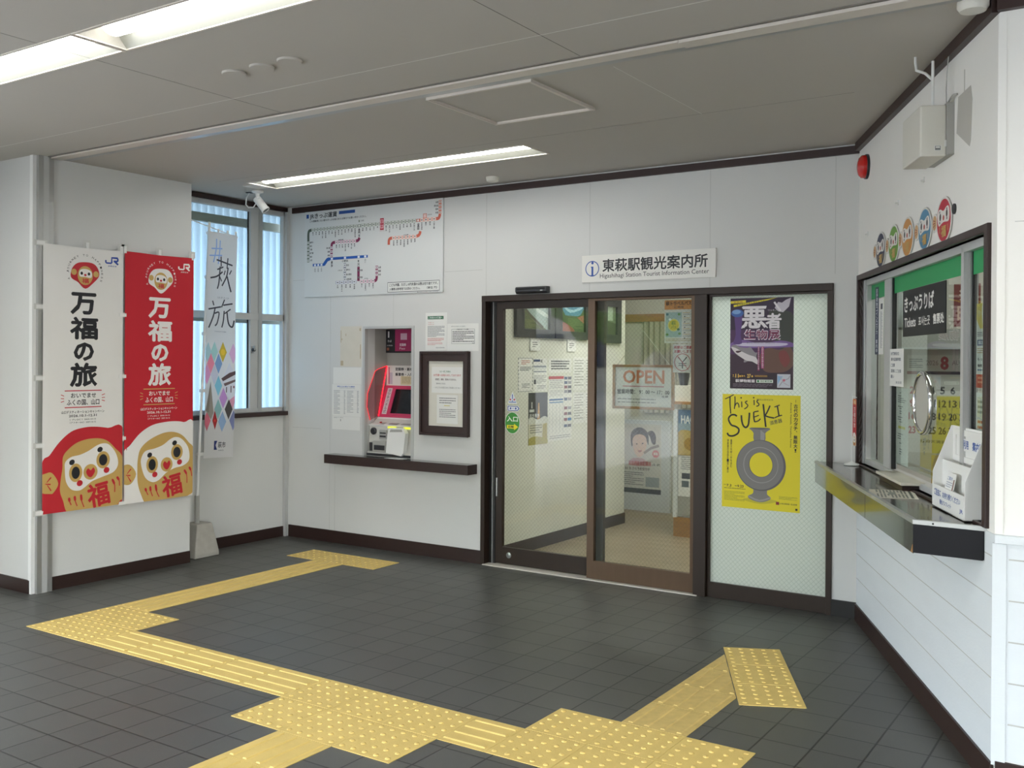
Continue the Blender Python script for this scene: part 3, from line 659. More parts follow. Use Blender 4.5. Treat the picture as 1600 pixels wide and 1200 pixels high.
def bar_tile(fr, L, s=.3, cut=None, m_='tactile'):
    """bars run along u"""
    m = MB(); g = .0012; P = clip_half([(g, g), (L-g, g), (L-g, s-g), (g, s-g)], cut)
    m.prism(fr, P, 0, .0032, m_)
    for j in range(4):
        c = .0375+.075*j; q = min(.014, L*.08); B = clip_half([(q, c-.013), (L-q, c-.013), (L-q, c+.013), (q, c+.013)], cut)
        T = clip_half([(q+.004, c-.008), (L-q-.004, c-.008), (L-q-.004, c+.008), (q+.004, c+.008)], cut)
        if len(B) >= 3 and len(T) == len(B):
            n = len(B); vs = [fr.p(u, v, .003) for u, v in B]+[fr.p(u, v, .0075) for u, v in T]
            m.add(vs, [[n+i for i in range(n)]]+[(i, (i+1) % n, n+(i+1) % n, n+i) for i in range(n)], m_)
        elif len(B) >= 3: m.prism(fr, B, .003, .007, m_)
    return m
def FW(x, y, rot=0): c, s_ = math.cos(rot), math.sin(rot); return Fr((x, y, 0), (c, s_, 0), (-s_, c, 0), (0, 0, 1))
ORD = ['first', 'second', 'third', 'fourth', 'fifth', 'sixth', 'seventh']
dot0 = dot_tile(FW(0, 0)).build('tactile_paver', None, 'x', 'tactile paver', 'yellow dotted tactile pavers', origin=(0, 0, 0))
bar0 = bar_tile(FW(0, 0), .3).build('tactile_paver', None, 'x', 'tactile paver', 'yellow striped tactile pavers', origin=(0, 0, 0))
used = set()
def put(src, x, y, rot, label, worn=False):
    o = src if src.name not in used else src.copy()
    if src.name in used: COL.objects.link(o)
    used.add(src.name); o.location = (x, y, 0); o.rotation_euler = (0, 0, rot); o['label'] = label; o['_o'] = (x, y, 0)
    return o
put(dot0, 0, 0, 0, 'yellow dotted paver at the far left tip of the yellow path')
put(dot0, .3, 0, 0, 'yellow dotted paver of the left corner, joining the striped path that comes forward')
put(dot0, 0, .3, 0, 'yellow dotted paver of the left corner, joining the striped path to the back')
put(dot0, .3, .3, 0, 'yellow dotted paver forming the inner point of the left corner')
H = math.pi/2
for k in range(4): put(bar0, .3, .6+.3*k, H, f'yellow striped paver of the path to the ticket machine, {ORD[k]} from the dotted left corner')
bar_tile(Fr((.3, 1.8, 0), (0, 1, 0), (-1, 0, 0), (0, 0, 1)), .218).build('tactile_paver', None, 'short cut yellow striped paver near the ticket machine end of the path', 'tactile paver', 'yellow striped tactile pavers')
put(bar0, .3, 2.018, H, 'yellow striped paver touching the dotted bar by the ticket machine')
for k in range(3): put(dot0, -.3+.302*k, 2.318, 0, f'yellow dotted paver in the bar before the ticket machine, {["left", "middle", "right"][k]} one')
for k in range(5): put(bar0, .6+.3*k, 0, 0, f'yellow striped paver of the long path coming forward, {ORD[k]} from the dotted left corner')
for i in range(3):
    for j in range(2): put(dot0, 2.1+.3*i, -.3+.3*j, 0, f'yellow dotted paver in the block left of bottom centre, {["near", "far"][j]} row, {["left", "middle", "right"][i]} column')
for k in range(4): put(bar0, 2.7, -.6-.3*k, H, f'yellow striped paver of the path leaving by the bottom edge, {ORD[k]} from the dotted block')
bar_tile(FW(3.0, 0), .239).build('tactile_paver', None, 'short yellow striped paver between the two large dotted blocks', 'tactile paver', 'yellow striped tactile pavers')
for i in range(3):
    for j in range(2): put(dot0, 3.239+.3*i, .3*j, 0, f'yellow dotted paver in the block at bottom right, {["near", "far"][j]} row, {["left", "middle", "right"][i]} column')
# strip to the ticket window, cut along the diagonal bar
A_, B_ = Vector((3.485, 1.914)), Vector((3.884, 1.090)); dv = (B_-A_).normalized(); nv = Vector((-dv.y, dv.x))
if nv.x < 0: nv = -nv
for k in range(4):
    fr = Fr((3.839, .6+.3*k, 0), (0, 1, 0), (-1, 0, 0), (0, 0, 1))
    # local u -> y, v -> -x ; keep points on the left of the diagonal
    a, b = -nv.x, nv.y; d_ = nv.dot(A_)-.004-(nv.x*3.839+nv.y*(.6+.3*k))
    bar_tile(fr, .3, cut=(b, a, d_), m_='tactile_worn').build('tactile_paver', None, ['worn yellow striped paver joining the bottom right dotted block', 'worn yellow striped paver second from the bottom right dotted block', 'worn yellow striped paver cut slantwise before the slanted dotted bar', 'small yellow striped paver corner beside the top of the slanted dotted bar'][k], 'tactile paver', 'yellow striped tactile pavers')
rot = math.atan2(dv.y, dv.x)
for k in range(3):
    p = A_+dv*(.305*k); o = put(dot0, p.x, p.y, rot, f'slanted yellow dotted paver before the ticket window, {["far", "middle", "near"][k]} one of three')

# ================================================================ LEFT WALL BANNERS
GOLD, RED, WHT, BLK = '#c4a15c', '#bf222e', '#ebe8e4', '#1d1d22'
def daruma_face(cv, p):
    cv.poly(p['body'], p['bodycol'], 5); cv.poly(p['gold'], GOLD, 5); cv.poly(p['face'], WHT, 5)
    for (x, y), (rx, ry) in ((p['eyeL'], (.085, .105)), (p['eyeR'], (.088, .1))):
        cv.ell(x, y, rx, ry, GOLD); cv.ell(x, y, rx*.62, ry*.66, BLK)
    cv.ell(*p['nose'], .088, .09, GOLD); nx, ny = p['nose']
    cv.poly([(nx-.055, ny-.002), (nx-.03, ny-.014), (nx+.002, ny-.006), (nx+.035, ny-.016), (nx+.055, ny-.002), (nx+.03, ny+.014), (nx, ny+.021), (nx-.035, ny+.014)], RED, 4)
    for x, y in (p['browL'], p['browR']): cv.ell(x, y, .036, .03, BLK, -.4)
    for x, y in (p['chL'], p['chR']): cv.ell(x, y, .038, .034, RED, -.2)
    cv.poly(p['fin'], GOLD, 4); fx, fy = p['finc']
    for dx, dy in ((.07, -.022), (.06, .004), (.07, .028)): cv.line([(fx-.03+abs(dy), fy+dy*.2), (fx+dx*.6, fy+dy)], .016, RED, [.5, 1])
    cv.text('福', *p['fu'], RED, .035, rot=-.16)
    for l in p['wh']: cv.line(spline(l, 4, False), .03, RED, [.3, 1, 1, 1, .4])
def banner_print(cv, top, low, rule, jr, dy=0):
    cv.poly([(.502, .057), (.60, .06), (.66, .078), (.675, .106), (.60, .135), (.503, .158), (.41, .135), (.323, .118), (.335, .085), (.40, .063)], '#b8202c' if top == BLK else WHT, 4)
    cv.ell(.36, .097, .035, .035, GOLD); cv.ell(.635, .1, .035, .035, GOLD); cv.ell(.5, .108, .095, .108, GOLD)
    cv.poly([(.43, .09), (.48, .083), (.54, .085), (.58, .095), (.575, .115), (.5, .113), (.43, .112)], WHT, 3)
    cv.ell(.455, .1, .016, .018, BLK); cv.ell(.545, .101, .016, .018, BLK); cv.ell(.5, .106, .016, .013, RED); cv.text('福', .46, .119, .545, .137, RED, .03)
    n = len('A JOURNEY TO HAPPINESS')
    for i, ch in enumerate('A JOURNEY TO HAPPINESS'):
        if ch == ' ': continue
        t = math.radians(200-220*i/(n-1)); x, y = .5+.215*math.cos(t), .099-.215*math.sin(t)*(1/3); cv.text(ch, x-.012, y-.004, x+.012, y+.004, top, 0, rot=math.pi/2-t)
    cv.text('万', .328, .176+dy, .634, .255+dy, top, .05); cv.text('福', .325, .269+dy, .661, .350+dy, top, .05)
    cv.text('の', .376, .366+dy, .61, .431+dy, top, .06); cv.text('旅', .332, .443+dy, .657, .53+dy, top, .05)
    for y in (.547, .61): cv.rect(.262, y-.0018, .722, y+.0018, rule)
    cv.text('おいでませ', .339, .556, .649, .574, top, .02); cv.text('ふくの国、山口', .288, .580, .694, .602, top, .02)
    for sx in (-1, 1):
        for a, b in ((-.015, -.010), (-.001, 0), (.013, .009)): cv.line([(.49+sx*.275, .576+a), (.49+sx*.235, .576+b)], .008, rule)
    cv.text('山口デスティネーションキャンペーン', .222, .622, .759, .633, top, .02); cv.text('2026.10.1-12.31', .314, .6375, .66, .6465, top, .03)
    cv.text('〔 プレDC 〕2025.10-12', .326, .653, .65, .660, top, .01); cv.text('〔アフターDC〕2027.10-12', .326, .664, .65, .671, top, .01)
    # railway mark
    x0, y0 = .766, .027; c = jr
    cv.line([(x0, y0+.012), (x0, y0+.02), (x0+.01, y0+.024), (x0+.07, y0+.024), (x0+.08, y0+.02), (x0+.08, y0+.002), (x0+.155, y0+.002), (x0+.16, y0+.006), (x0+.16, y0+.012), (x0+.15, y0+.015), (x0+.105, y0+.015)], .022, c)
    cv.line([(x0+.115, y0+.015), (x0+.165, y0+.028)], .022, c); cv.text('JR西日本', x0+.03, y0+.033, x0+.145, y0+.039, c, .02)
def cloth_wave(seed, amp=.006):
    r = random.Random(seed); ph = [r.uniform(0, 6.3) for _ in range(5)]
    def f(x, y):
        e = 4*x*(1-x)
        d = amp*(e*(.8+.5*math.sin(5*y+ph[0]))+.35*math.sin(9*x+3*y+ph[1])*math.sin(6*y+ph[2])+.22*math.sin(17*x-8*y+ph[3]))
        return 0, -.006*(1-abs(2*x-1))*(1 if y < .05 else 0), max(.001, d+.003)
    return f
def tabs(e, fr, us, vs_, w_):
    for v in vs_:
        m = MB().box(fr, -.045, .012, -v-.012, -v+.012, .003, .006, 'plastic_white'); m.box(fr, -.06, .03, -v-.019, -v+.019, .0005, .0012, 'tape'); m.build('side_tab', e)
    for u in us:
        m = MB().box(fr, u-.011, u+.011, -.015, .035, .003, .007, 'plastic_white'); m.box(fr, u-.028, u+.028, -.002, .05, .0005, .0012, 'tape'); m.build('top_tab', e)
e = empty('banner', LEFT.p(.81, .52, 0), 'tall white banner with black 万福の旅 lettering and red daruma, beside the red one', 'banner', 'daruma banners on the left wall')
cv = Canvas(.598, 1.79)
daruma_face(cv, dict(bodycol=RED, body=[(-.01, .819), (.085, .784), (.196, .738), (.337, .702), (.481, .689), (.628, .687), (.808, .695), (1.02, .712), (1.05, 1.02), (.3, 1.05), (-.1, 1.02)],
    gold=[(.313, 1.01), (.242, .958), (.206, .922), (.212, .883), (.233, .835), (.239, .795), (.295, .77), (.409, .745), (.555, .733), (.703, .734), (.808, .747), (.9, .776), (1.01, .824), (1.03, .961), (.962, .988), (.88, 1.02), (.6, 1.03)],
    face=[(.261, .84), (.268, .814), (.338, .797), (.453, .791), (.555, .779), (.658, .761), (.748, .754), (.824, .761), (.9, .79), (.938, .823), (.931, .85), (.87, .871), (.734, .884), (.601, .897), (.513, .917), (.441, .927), (.34, .919), (.276, .888)],
    eyeL=(.397, .858), eyeR=(.744, .818), nose=(.583, .86), browL=(.349, .817), browR=(.703, .777), chL=(.448, .899), chR=(.788, .859),
    fin=[(-.02, .862), (.045, .85), (.114, .851), (.185, .891), (.13, .924), (.088, .927), (-.02, .916)], finc=(.06, .888), fu=(.55, .905, .82, .995),
    wh=[[(.312, .949), (.322, .965), (.341, .978)], [(.384, .945), (.392, .965), (.416, .985)], [(.465, .942), (.475, .968), (.503, .992)], [(.862, .896), (.895, .92), (.898, .949)], [(.923, .889), (.955, .905), (.962, .926)]]))
banner_print(cv, BLK, None, RED, '#24459c')
fb = LEFT.at(.508, 2.31, .032)
cv.build('cloth', fb, 'cloth_white', e, th=.001, wave=cloth_wave(3), cuts=(14, 30), paper='cloth_white')
tabs(e, fb, (.32, .585), (.0, .42, .89, 1.335, 1.78), .598)
e = empty('banner', LEFT.p(1.41, .51, 0), 'tall red banner with white 万福の旅 lettering and white daruma, beside the white one', 'banner', 'daruma banners on the left wall')
cv = Canvas(.592, 1.80)
daruma_face(cv, dict(bodycol=WHT, body=[(-.03, .815), (.083, .768), (.213, .724), (.378, .695), (.546, .685), (.718, .683), (.859, .689), (1.02, .707), (1.05, 1.02), (.3, 1.05), (-.1, 1.02)],
    gold=[(.307, 1.01), (.232, .97), (.185, .921), (.178, .864), (.184, .827), (.213, .79), (.296, .763), (.429, .741), (.564, .728), (.702, .727), (.824, .741), (.931, .774), (1.02, .815), (1.02, .968), (.917, 1.0), (.7, 1.02), (.5, 1.02)],
    face=[(.227, .847), (.238, .818), (.296, .796), (.429, .789), (.548, .777), (.65, .757), (.737, .749), (.825, .758), (.913, .789), (.946, .824), (.932, .853), (.844, .871), (.722, .877), (.601, .891), (.482, .92), (.381, .924), (.281, .9)],
    eyeL=(.388, .854), eyeR=(.755, .812), nose=(.6, .859), browL=(.351, .814), browR=(.72, .773), chL=(.427, .895), chR=(.795, .854),
    fin=[(-.03, .855), (.076, .846), (.162, .885), (.084, .924), (-.03, .913)], finc=(.05, .885), fu=(.535, .902, .825, .99),
    wh=[[(.29, .945), (.305, .96), (.33, .975)], [(.36, .94), (.37, .962), (.395, .982)], [(.44, .935), (.455, .965), (.49, .988)], [(.865, .888), (.905, .91), (.912, .945)], [(.94, .878), (.97, .895), (.985, .918)]]))
banner_print(cv, WHT, None, GOLD, WHT, .002)
fb = LEFT.at(1.122, 2.315, .032)
cv.build('cloth', fb, 'cloth_red', e, th=.001, wave=cloth_wave(8), cuts=(14, 30), paper='cloth_red')
tabs(e, fb, (.0, .29, .58), (.455, .89, 1.33, 1.79), .592)

# ================================================================ FREE-STANDING BANNER
e = empty('banner_stand', (-.87, 1.93, 0), 'slim white banner reading #萩旅 on a pole in a concrete foot before the window', 'banner')
m = MB(); b0 = [(-.965, 1.80), (-.76, 1.80), (-.76, 2.04), (-.965, 2.04)]; b1 = [(-.935, 1.845), (-.79, 1.845), (-.79, 2.0), (-.935, 2.0)]; bm_ = [(-.965, 1.80), (-.758, 1.802), (-.758, 2.038), (-.965, 2.038)]
vs = [Vector((x, y, z)) for pp, z in ((b0, 0), (bm_, .03), (b1, .235), ([( -.93, 1.85), (-.795, 1.85), (-.795, 1.995), (-.93, 1.995)], .26)) for x, y in pp]
m.add(vs, [(3, 2, 1, 0), (12, 13, 14, 15)]+[(4*k+i, 4*k+(i+1) % 4, 4*k+4+(i+1) % 4, 4*k+4+i) for k in range(3) for i in range(4)], 'concrete'); m.build('concrete_foot', e, bevel=.008)
MB().cyl((-.865, 1.905, .255), (-.865, 1.905, .475), .019, 'plastic_grey').build('socket', e)
pole_t = Vector((-.865, 2.01, 2.64))
MB().cyl((-.865, 1.905, .46), pole_t, .0105, 'plastic_white').build('pole', e)
MB().cyl((-.865, 1.79, 2.645), (-.865, 2.30, 2.545), .004, 'plastic_white').build('crossbar', e)
cv = Canvas(.285, 1.80)
c0 = '#3c3d46'
def st(p, th, col=c0, sm=5): cv.line(spline(p, sm, False) if len(p) > 2 else p, th, col)
LB = '#8fb0e6'
st([(.1, .075), (.46, .07)], .035, LB); st([(.04, .107), (.46, .10)], .035, LB); st([(.26, .03), (.25, .075), (.17, .135)], .035, LB); st([(.38, .035), (.37, .08), (.33, .14)], .035, LB)
st([(.27, .122), (.86, .138)], .045); st([(.42, .105), (.44, .15)], .04); st([(.68, .108), (.66, .155)], .04)
st([(.30, .165), (.52, .150)], .04); st([(.08, .205), (.30, .195), (.50, .172)], .045); st([(.40, .15), (.38, .22), (.33, .25)], .045); st([(.38, .19), (.48, .215)], .035)
st([(.60, .165), (.56, .185)], .035); st([(.83, .16), (.76, .18)], .035); st([(.70, .15), (.66, .19), (.50, .235)], .045); st([(.68, .19), (.76, .225), (.84, .258)], .05)
cv.text('はぎたび', .36, .283, .78, .292, '#9a9ba3')
st([(.18, .305), (.23, .325)], .04); st([(.05, .343), (.50, .328)], .042); st([(.28, .335), (.22, .375), (.08, .425)], .045); st([(.27, .36), (.43, .355), (.38, .40), (.30, .415)], .042)
st([(.62, .295), (.52, .33)], .04); st([(.58, .32), (.90, .31)], .042); st([(.62, .345), (.60, .39), (.55, .42)], .042); st([(.84, .335), (.64, .357)], .036); st([(.72, .35), (.78, .40), (.90, .415), (.96, .385)], .046); cv.text('HAGITABI', .30, .436, .70, .442, '#9a9ba3')
dia = [(.08, .535, '#a8d2e0'), (.30, .53, '#a3d3d6'), (.60, .53, '#c8b33f'), (.93, .535, '#d7b4de'), (.18, .582, '#e38aa8'), (.45, .582, '#7fa4d6'), (.05, .63, '#d79ccf'), (.31, .632, '#c9d0e6'), (.45, .68, '#7fc3e0'), (.62, .735, '#b98ed0'), (.93, .735, '#d69bb8'), (.45, .785, '#86b3b5'), (.80, .785, '#4a4746'), (.60, .84, '#8aa6cc'), (.96, .835, '#7b82ad'), (.08, .835, '#c9687c')]
for x, y, c in dia: cv.poly([(x, y-.046), (x+.13, y), (x, y+.046), (x-.13, y)], c)
cv.poly([(.80, .575), (1.02, .64), (1.02, .72), (.80, .745), (.56, .66)], '#d8e0ee'); cv.poly([(.54, .648), (.80, .622), (1.0, .612), (1.0, .628), (.6, .66)], '#57464b')
cv.poly([(.62, .67), (1.0, .65), (1.0, .66), (.66, .682)], '#67565b'); cv.rect(.70, .685, .73, .71, '#4d4650'); cv.rect(.84, .68, .87, .71, '#4d4650'); cv.rect(.92, .68, .97, .69, '#7b5560')
cv.poly([(.18, .66), (.30, .80), (.21, .83), (.02, .79)], '#8f8a82'); cv.poly([(.18, .66), (.13, .80), (.02, .79)], '#77716a')
cv.poly([(.34, .79), (.44, .835), (.36, .875), (.26, .835)], '#9c2226'); cv.ell(.35, .835, .035, .04, '#d63a2e'); cv.ell(.60, .53, .07, .09, '#e3c63e')
cv.poly([(.36, .925), (.47, .925), (.36, .965), (.47, .965)], '#1f2b6b'); cv.text('萩市', .50, .93, .74, .957, '#3d3d45', .01); cv.text('HAGI', .52, .965, .68, .971, '#6a6a70')
def fw_(x, y): return 0, (.0 if y > .02 else 0), .012+.006*math.sin(5*x+3*y)+.005*math.sin(9*y+2*x)
ffr = Fr((-.862, 1.985, 2.565), (.05, .9987, -.03), (0, .0205, .9998), (1, 0, 0))
cv.build('cloth', ffr, 'cloth_thin', e, wave=fw_, cuts=(8, 30), paper='cloth_thin')
for z in (2.20, 1.75, 1.30, .80, 2.55): 
    y = 1.905+(z-.46)*(.105/2.18); MB().box(Fr((-.865, y, z), (0, 1, 0), (0, 0, 1), (1, 0, 0)), -.016, .055, -.012, .012, -.013, .014, 'plastic_white').build('pole_loop', e)
for u in (.10, .19, .27): MB().box(ffr, u-.008, u+.008, -.01, .03, .006, .012, 'plastic_white').build('top_loop', e)

# ================================================================ BACK WALL
def sheet_on(name, fr, u0, u1, v0, v1, cv, back, label, cat, th=.0012, group=None, **k):
    o = cv.build(name, fr.at(u0, v1, 0), back, None, th=th, label=label, cat=cat, group=group, **k)
    return o
# fare map board
Wm, Hm = 1.505, .735
cv = Canvas(Wm, Hm); A = Hm/Wm
NV, GR, SAL, PUR, BLU, INK = '#1d4a92', '#4d5a4a', '#c9614b', '#7a1f4a', '#1c55a6', '#25262a'
cv.rect(.012, .03, .031, .076, NV); cv.text('JRきっぷ運賃', .039, .024, .25, .095, INK, .022); cv.rect(.265, .026, .386, .062, NV)
cv.text('この運賃表にない駅のきっぷは窓口または車内でお買い求めください。', .039, .102, .469, .126, INK, .015)
def track(p0, p1, col, cell, n, names=None, side=1, edge=None):
    x0, y0 = p0; x1, y1 = p1; th = .0185
    if abs(x1-x0) > abs(y1-y0):
        cv.poly([(x0, y0-th), (x1, y1-th), (x1, y1+th), (x0, y0+th)], col)
        for i in range(n):
            x = x0+(x1-x0)*(i+.5)/n; w_ = abs(x1-x0)/n*.36; cv.rect(x-w_, y0-th*.85, x+w_, y0+th*.85, cell); cv.rect(x-w_*.6, y0-th*.3, x+w_*.6, y0+th*.3, '#6b6d70')
            if names: cv.vtext(names[i % len(names)], x-.0045, y0+.024, x+.0045, y0+.024+.021*len(names[i % len(names)]), INK, .02)
    else:
        cv.poly([(x0-th*A, y0), (x0+th*A, y0), (x1+th*A, y1), (x1-th*A, y1)], col)
        for i in range(n):
            y = y0+(y1-y0)*(i+.5)/n; h_ = abs(y1-y0)/n*.33; cv.rect(x0-th*A*.85, y-h_, x0+th*A*.85, y+h_, cell); cv.rect(x0-.004, y-h_*.4, x0+.004, y+h_*.4, '#6b6d70')
            if names:
                nm = names[i % len(names)]; w_ = .0095*len(nm)
                cv.text(nm, *( (x0+.011, y-.011, x0+.011+w_, y+.011) if side > 0 else (x0-.011-w_, y-.011, x0-.011, y+.011)), INK, .02)
def bend(pts, col, th=.017):
    cv.line(spline(pts, 6, False), th, col)
SA = ['飯井', '三見', '玉江', '萩', '越ケ浜', '長門大井', '奈古', '木与', '宇田郷', '須佐', '江崎']
bend([(.028, .34), (.028, .26), (.034, .225), (.052, .215)], GR)
track((.052, .215), (.40, .215), '#8d978a', '#d9ddd4', 14, ['阿川', '特牛', '滝部', '長門二見', '宇賀本郷', '湯玉', '小串', '川棚温泉', '黒井村', '梅ケ峠', '吉見', '福江', '安岡', '梶栗郷台地'])
track((.43, .215), (.565, .215), '#8d978a', '#d9ddd4', 5, ['仙崎', '飯井', '三見', '玉江', '萩'])
track((.60, .216), (.82, .216), '#8d978a', '#d9ddd4', 9, ['越ケ浜', '長門大井', '奈古', '木与', '宇田郷', '須佐', '江崎', '飯浦', '戸田小浜'])
track((.845, .216), (.955, .216), '#e0a090', '#e8d8d0', 4, ['石見津田', '鎌手', '岡見', '三保三隅'])
cv.rect(.822, .20, .848, .232, '#b84a3a'); cv.rect(.827, .205, .842, .227, '#e8d8d0'); cv.vtext('益田', .829, .245, .842, .32, INK, .04)
cv.rect(.405, .20, .428, .232, GR); cv.rect(.41, .205, .424, .227, '#dfe2da'); cv.vtext('長門市', .411, .245, .424, .345, INK, .04); cv.rect(.412, .150, .423, .175, '#8d978a'); cv.text('仙崎', .43, .150, .452, .17, INK)
bend([(.955, .217), (.972, .21), (.98, .17)], SAL); track((.98, .17), (.98, .022), SAL, '#e8cfc5', 4, ['折居', '周布', '西浜田', '浜田'], -1)
cv.rect(.569, .155, .596, .285, '#b02436'); cv.rect(.5725, .17, .5925, .213, '#f0c0c8'); cv.rect(.5725, .225, .5925, .268, '#f0c0c8'); cv.vtext('東萩', .576, .172, .589, .266, '#b02436', .03); cv.text('Higashi-Hagi', .565, .292, .60, .30, '#b02436')
cv.rect(.868, .15, .892, .20, '#c9614b'); cv.rect(.8715, .157, .8885, .193, '#eeded8'); cv.ring(.88, .175, .006, .0018, '#c9614b', '#eeded8', 16); cv.text('石見空港', .897, .158, .925, .172, INK); 
bend([(.632, .457), (.633, .41), (.64, .39), (.654, .385)], SAL); track((.654, .385), (.825, .387), '#e0a090', '#e8d8d0', 7, ['本俣賀', '青野山', '津和野', '石見横田', '東青原', '日原', '青原']); bend([(.825, .387), (.838, .378), (.846, .36), (.849, .335)], SAL); cv.text('山口線', .735, .355, .768, .37, INK, .02)
bend([(.42, .350), (.414, .372), (.405, .382), (.395, .384)], PUR); track((.395, .384), (.236, .380), '#caa0ae', '#e6d8dc', 7, ['板持', '湯ノ峠', '厚保', '四郎ケ原', '於福', '渋木', '重安']); bend([(.236, .380), (.22, .385), (.212, .40), (.21, .42)], PUR); cv.text('美祢線', .262, .350, .30, .366, INK, .02)
track((.21, .42), (.21, .548), PUR, '#e6d8dc', 3, ['南大嶺', '美祢', '厚狭'], -1)
track((.028, .34), (.028, .59), GR, '#d9ddd4', 6, ['綾羅木', '幡生', '下関', '新下関', '長府', '小月'])
bend([(.151, .63), (.165, .60), (.178, .575), (.195, .568)], BLU, .02); cv.poly([(.064, .612), (.155, .615), (.155, .645), (.064, .642)], BLU)
for x in (.075, .1, .125): cv.rect(x, .618, x+.015, .64, '#dfe6ee'); cv.vtext('小野田', x+.003, .655, x+.012, .71, INK)
cv.poly([(.19, .552), (.482, .552), (.482, .582), (.19, .582)], BLU)
for x in (.205, .305, .407, .455): cv.rect(x, .555, x+.016, .579, '#dfe6ee')
cv.vtext('厚狭', .206, .595, .22, .665, INK, .03); cv.text('小野田', .29, .59, .335, .615, INK, .02); cv.vtext('新山口', .408, .60, .42, .68, INK, .03); cv.vtext('四辻', .458, .595, .468, .64, INK)
track((.312, .625), (.312, .84), '#8b8f98', '#dfe0e2', 4, ['目出', '南中川', '南小野田', '小野田港']); cv.text('小野田線', .258, .70, .292, .715, INK)
track((.414, .68), (.414, .84), PUR, '#6b1a40', 2, ['宇部']); track((.243, .846), (.40, .846), '#a9adb8', '#dfe0e6', 5, ['雀田', '長門本山', '居能', '岩鼻', '宇部岬']); track((.425, .846), (.535, .848), '#caa0ae', '#e6d8dc', 4, ['草江', '宇部新川', '琴芝', '東新川']); cv.text('宇部線', .455, .81, .485, .823, INK)
bend([(.532, .848), (.543, .838), (.547, .815), (.547, .80)], PUR); track((.547, .80), (.547, .68), PUR, '#e6d8dc', 3, ['床波', '常盤', '丸尾'])
cv.rect(.625, .872, .98, .985, '#5c5e60'); cv.rect(.6275, .878, .9775, .979, '#dfe0dc')
cv.text('こども半額、ただし10円未満のは数は切り捨てです。', .638, .887, .968, .920, INK, .02); cv.text('入場券は参考用でお求めください。', .638, .935, .85, .965, INK, .02); cv.text('（単位 円）', .895, .935, .965, .963, INK, .02)
cv.text('●の付いた駅は東日本旅客', .83, .988, .97, .997, '#6b6d70')
sheet_on('fare_map', BACK.at(0, 0, .002), -.745, .760, 2.102, 2.824, cv, '#d5d7d5', 'wide white railway fare map board high on the wall above the ticket machine', 'map board', th=.012, step=.0003)
# information centre sign
cv = Canvas(1.005, .19); B2_ = '#2a51a0'
cv.ring(.083, .5, .055, .0065, B2_, '#e9e7e1', 40); cv.ell(.085, .29, .0095, .0095, B2_); cv.poly([(.073, .42), (.092, .42), (.092, .74), (.099, .74), (.099, .78), (.070, .78), (.070, .74), (.077, .74), (.077, .46), (.073, .46)], B2_)
cv.text('東萩駅観光案内所', .165, .17, .945, .64, INK, .022); cv.text('Higashihagi Station Tourist Information Center', .145, .70, .955, .91, '#3a3a3c', .004)
sheet_on('information_sign', BACK, 2.009, 3.014, 2.113, 2.303, cv, '#e9e7e1', 'long white sign reading 東萩駅観光案内所 above the sliding doors', 'sign', th=.015, bevel=0)
# door sensor
e = empty('door_sensor', (1.60, BY-.03, 2.045), 'black door sensor bar on top of the left sliding door frame', 'door sensor')
m = MB().prism(Fr((1.462, BY, 2.048), (0, -1, 0), (0, 0, 1), (1, 0, 0)), [(0, 0), (.035, 0), (.05, .015), (.05, .042), (.042, .05), (0, .05)], 0, .272, 'plastic_dark'); m.build('housing', e, bevel=.003)
box('sensor_eye', BACK, 1.68, 1.70, 2.065, 2.071, .0495, .0505, 'alu', e); box('window_strip', BACK, 1.475, 1.72, 2.075, 2.088, .048, .0508, 'screen', e)
# shelf under the machine
m = MB().box(BACK, -.398, 1.092, .684, .757, 0, .122, 'wood_dark'); m.box(BACK, -.395, 1.089, .757, .7585, .001, .120, 'laminate_dark')
m.build('ticket_shelf', None, 'long dark brown shelf on the wall under the ticket machine niche', 'shelf', bevel=.003)
# niche lining
m = MB(); n0, n1, n2, n3 = NI
m.box(BACK, n0-.1, n0, n2, n3, -.62, -.12, 'plastic_grey'); m.box(BACK, n1, n1+.1, n2, n3, -.62, -.12, 'plastic_grey'); m.box(BACK, n0-.1, n1+.1, n3, n3+.1, -.62, -.12, 'plastic_grey'); m.box(BACK, n0-.1, n1+.1, n2-.1, n2, -.62, -.12, 'plastic_grey')
m.box(BACK, n0-.1, n1+.1, n2-.1, n3+.1, -.64, -.62, 'plastic_grey'); 
m.sheet(BACK, n0-.02, n1+.022, n2-.0, n3+.018, [(n0+.003, n1-.003, n2-.01, n3-.002)], -.03, .008, 'alu_matt'); m.build('trim_niche', **S)
# ticket machine
e = empty('ticket_machine', (.195, 3.08, .757), 'pink and grey ticket vending machine set into the wall niche', 'ticket machine')
SD = Fr((-.05, 0, 0), (0, 1, 0), (0, 0, 1), (1, 0, 0))   # profile frame: u = y, v = z, w = x from -.05
m = MB().prism(SD, [(2.965, .757), (3.5, .757), (3.5, 1.06), (3.085, 1.06), (3.03, 1.02), (3.0, 1.015), (2.985, .80), (2.965, .785)], .005, .485, 'machine_grey'); m.build('lower_body', e, bevel=.004)
box('base_strip', BACK, -.045, .434, .762, .782, -.02, -.012, 'plastic_dark', e)
m = MB().prism(SD, [(2.99, 1.015), (3.075, 1.035), (3.11, 1.075), (3.11, 1.05), (3.0, 1.0)], -.003, .492, 'plastic_white'); m.build('console', e, bevel=.003)
for i, (a, b, c) in enumerate(((.06, .10, 'plastic_grey'), (.15, .24, 'alu'), (.28, .42, 'plastic_grey'))):
    m = MB().prism(SD, [(3.01, 1.0215), (3.06, 1.033), (3.06, 1.0355), (3.01, 1.024)], a+.05, b+.05, c); m.build('tray' if i == 1 else 'marking', e)
box('red_button', Fr((0, 3.04, 1.03), (1, 0, 0), (0, .97, .23), (0, -.23, .97)), .035, .05, -.008, .008, 0, .006, 'red_gloss', e)
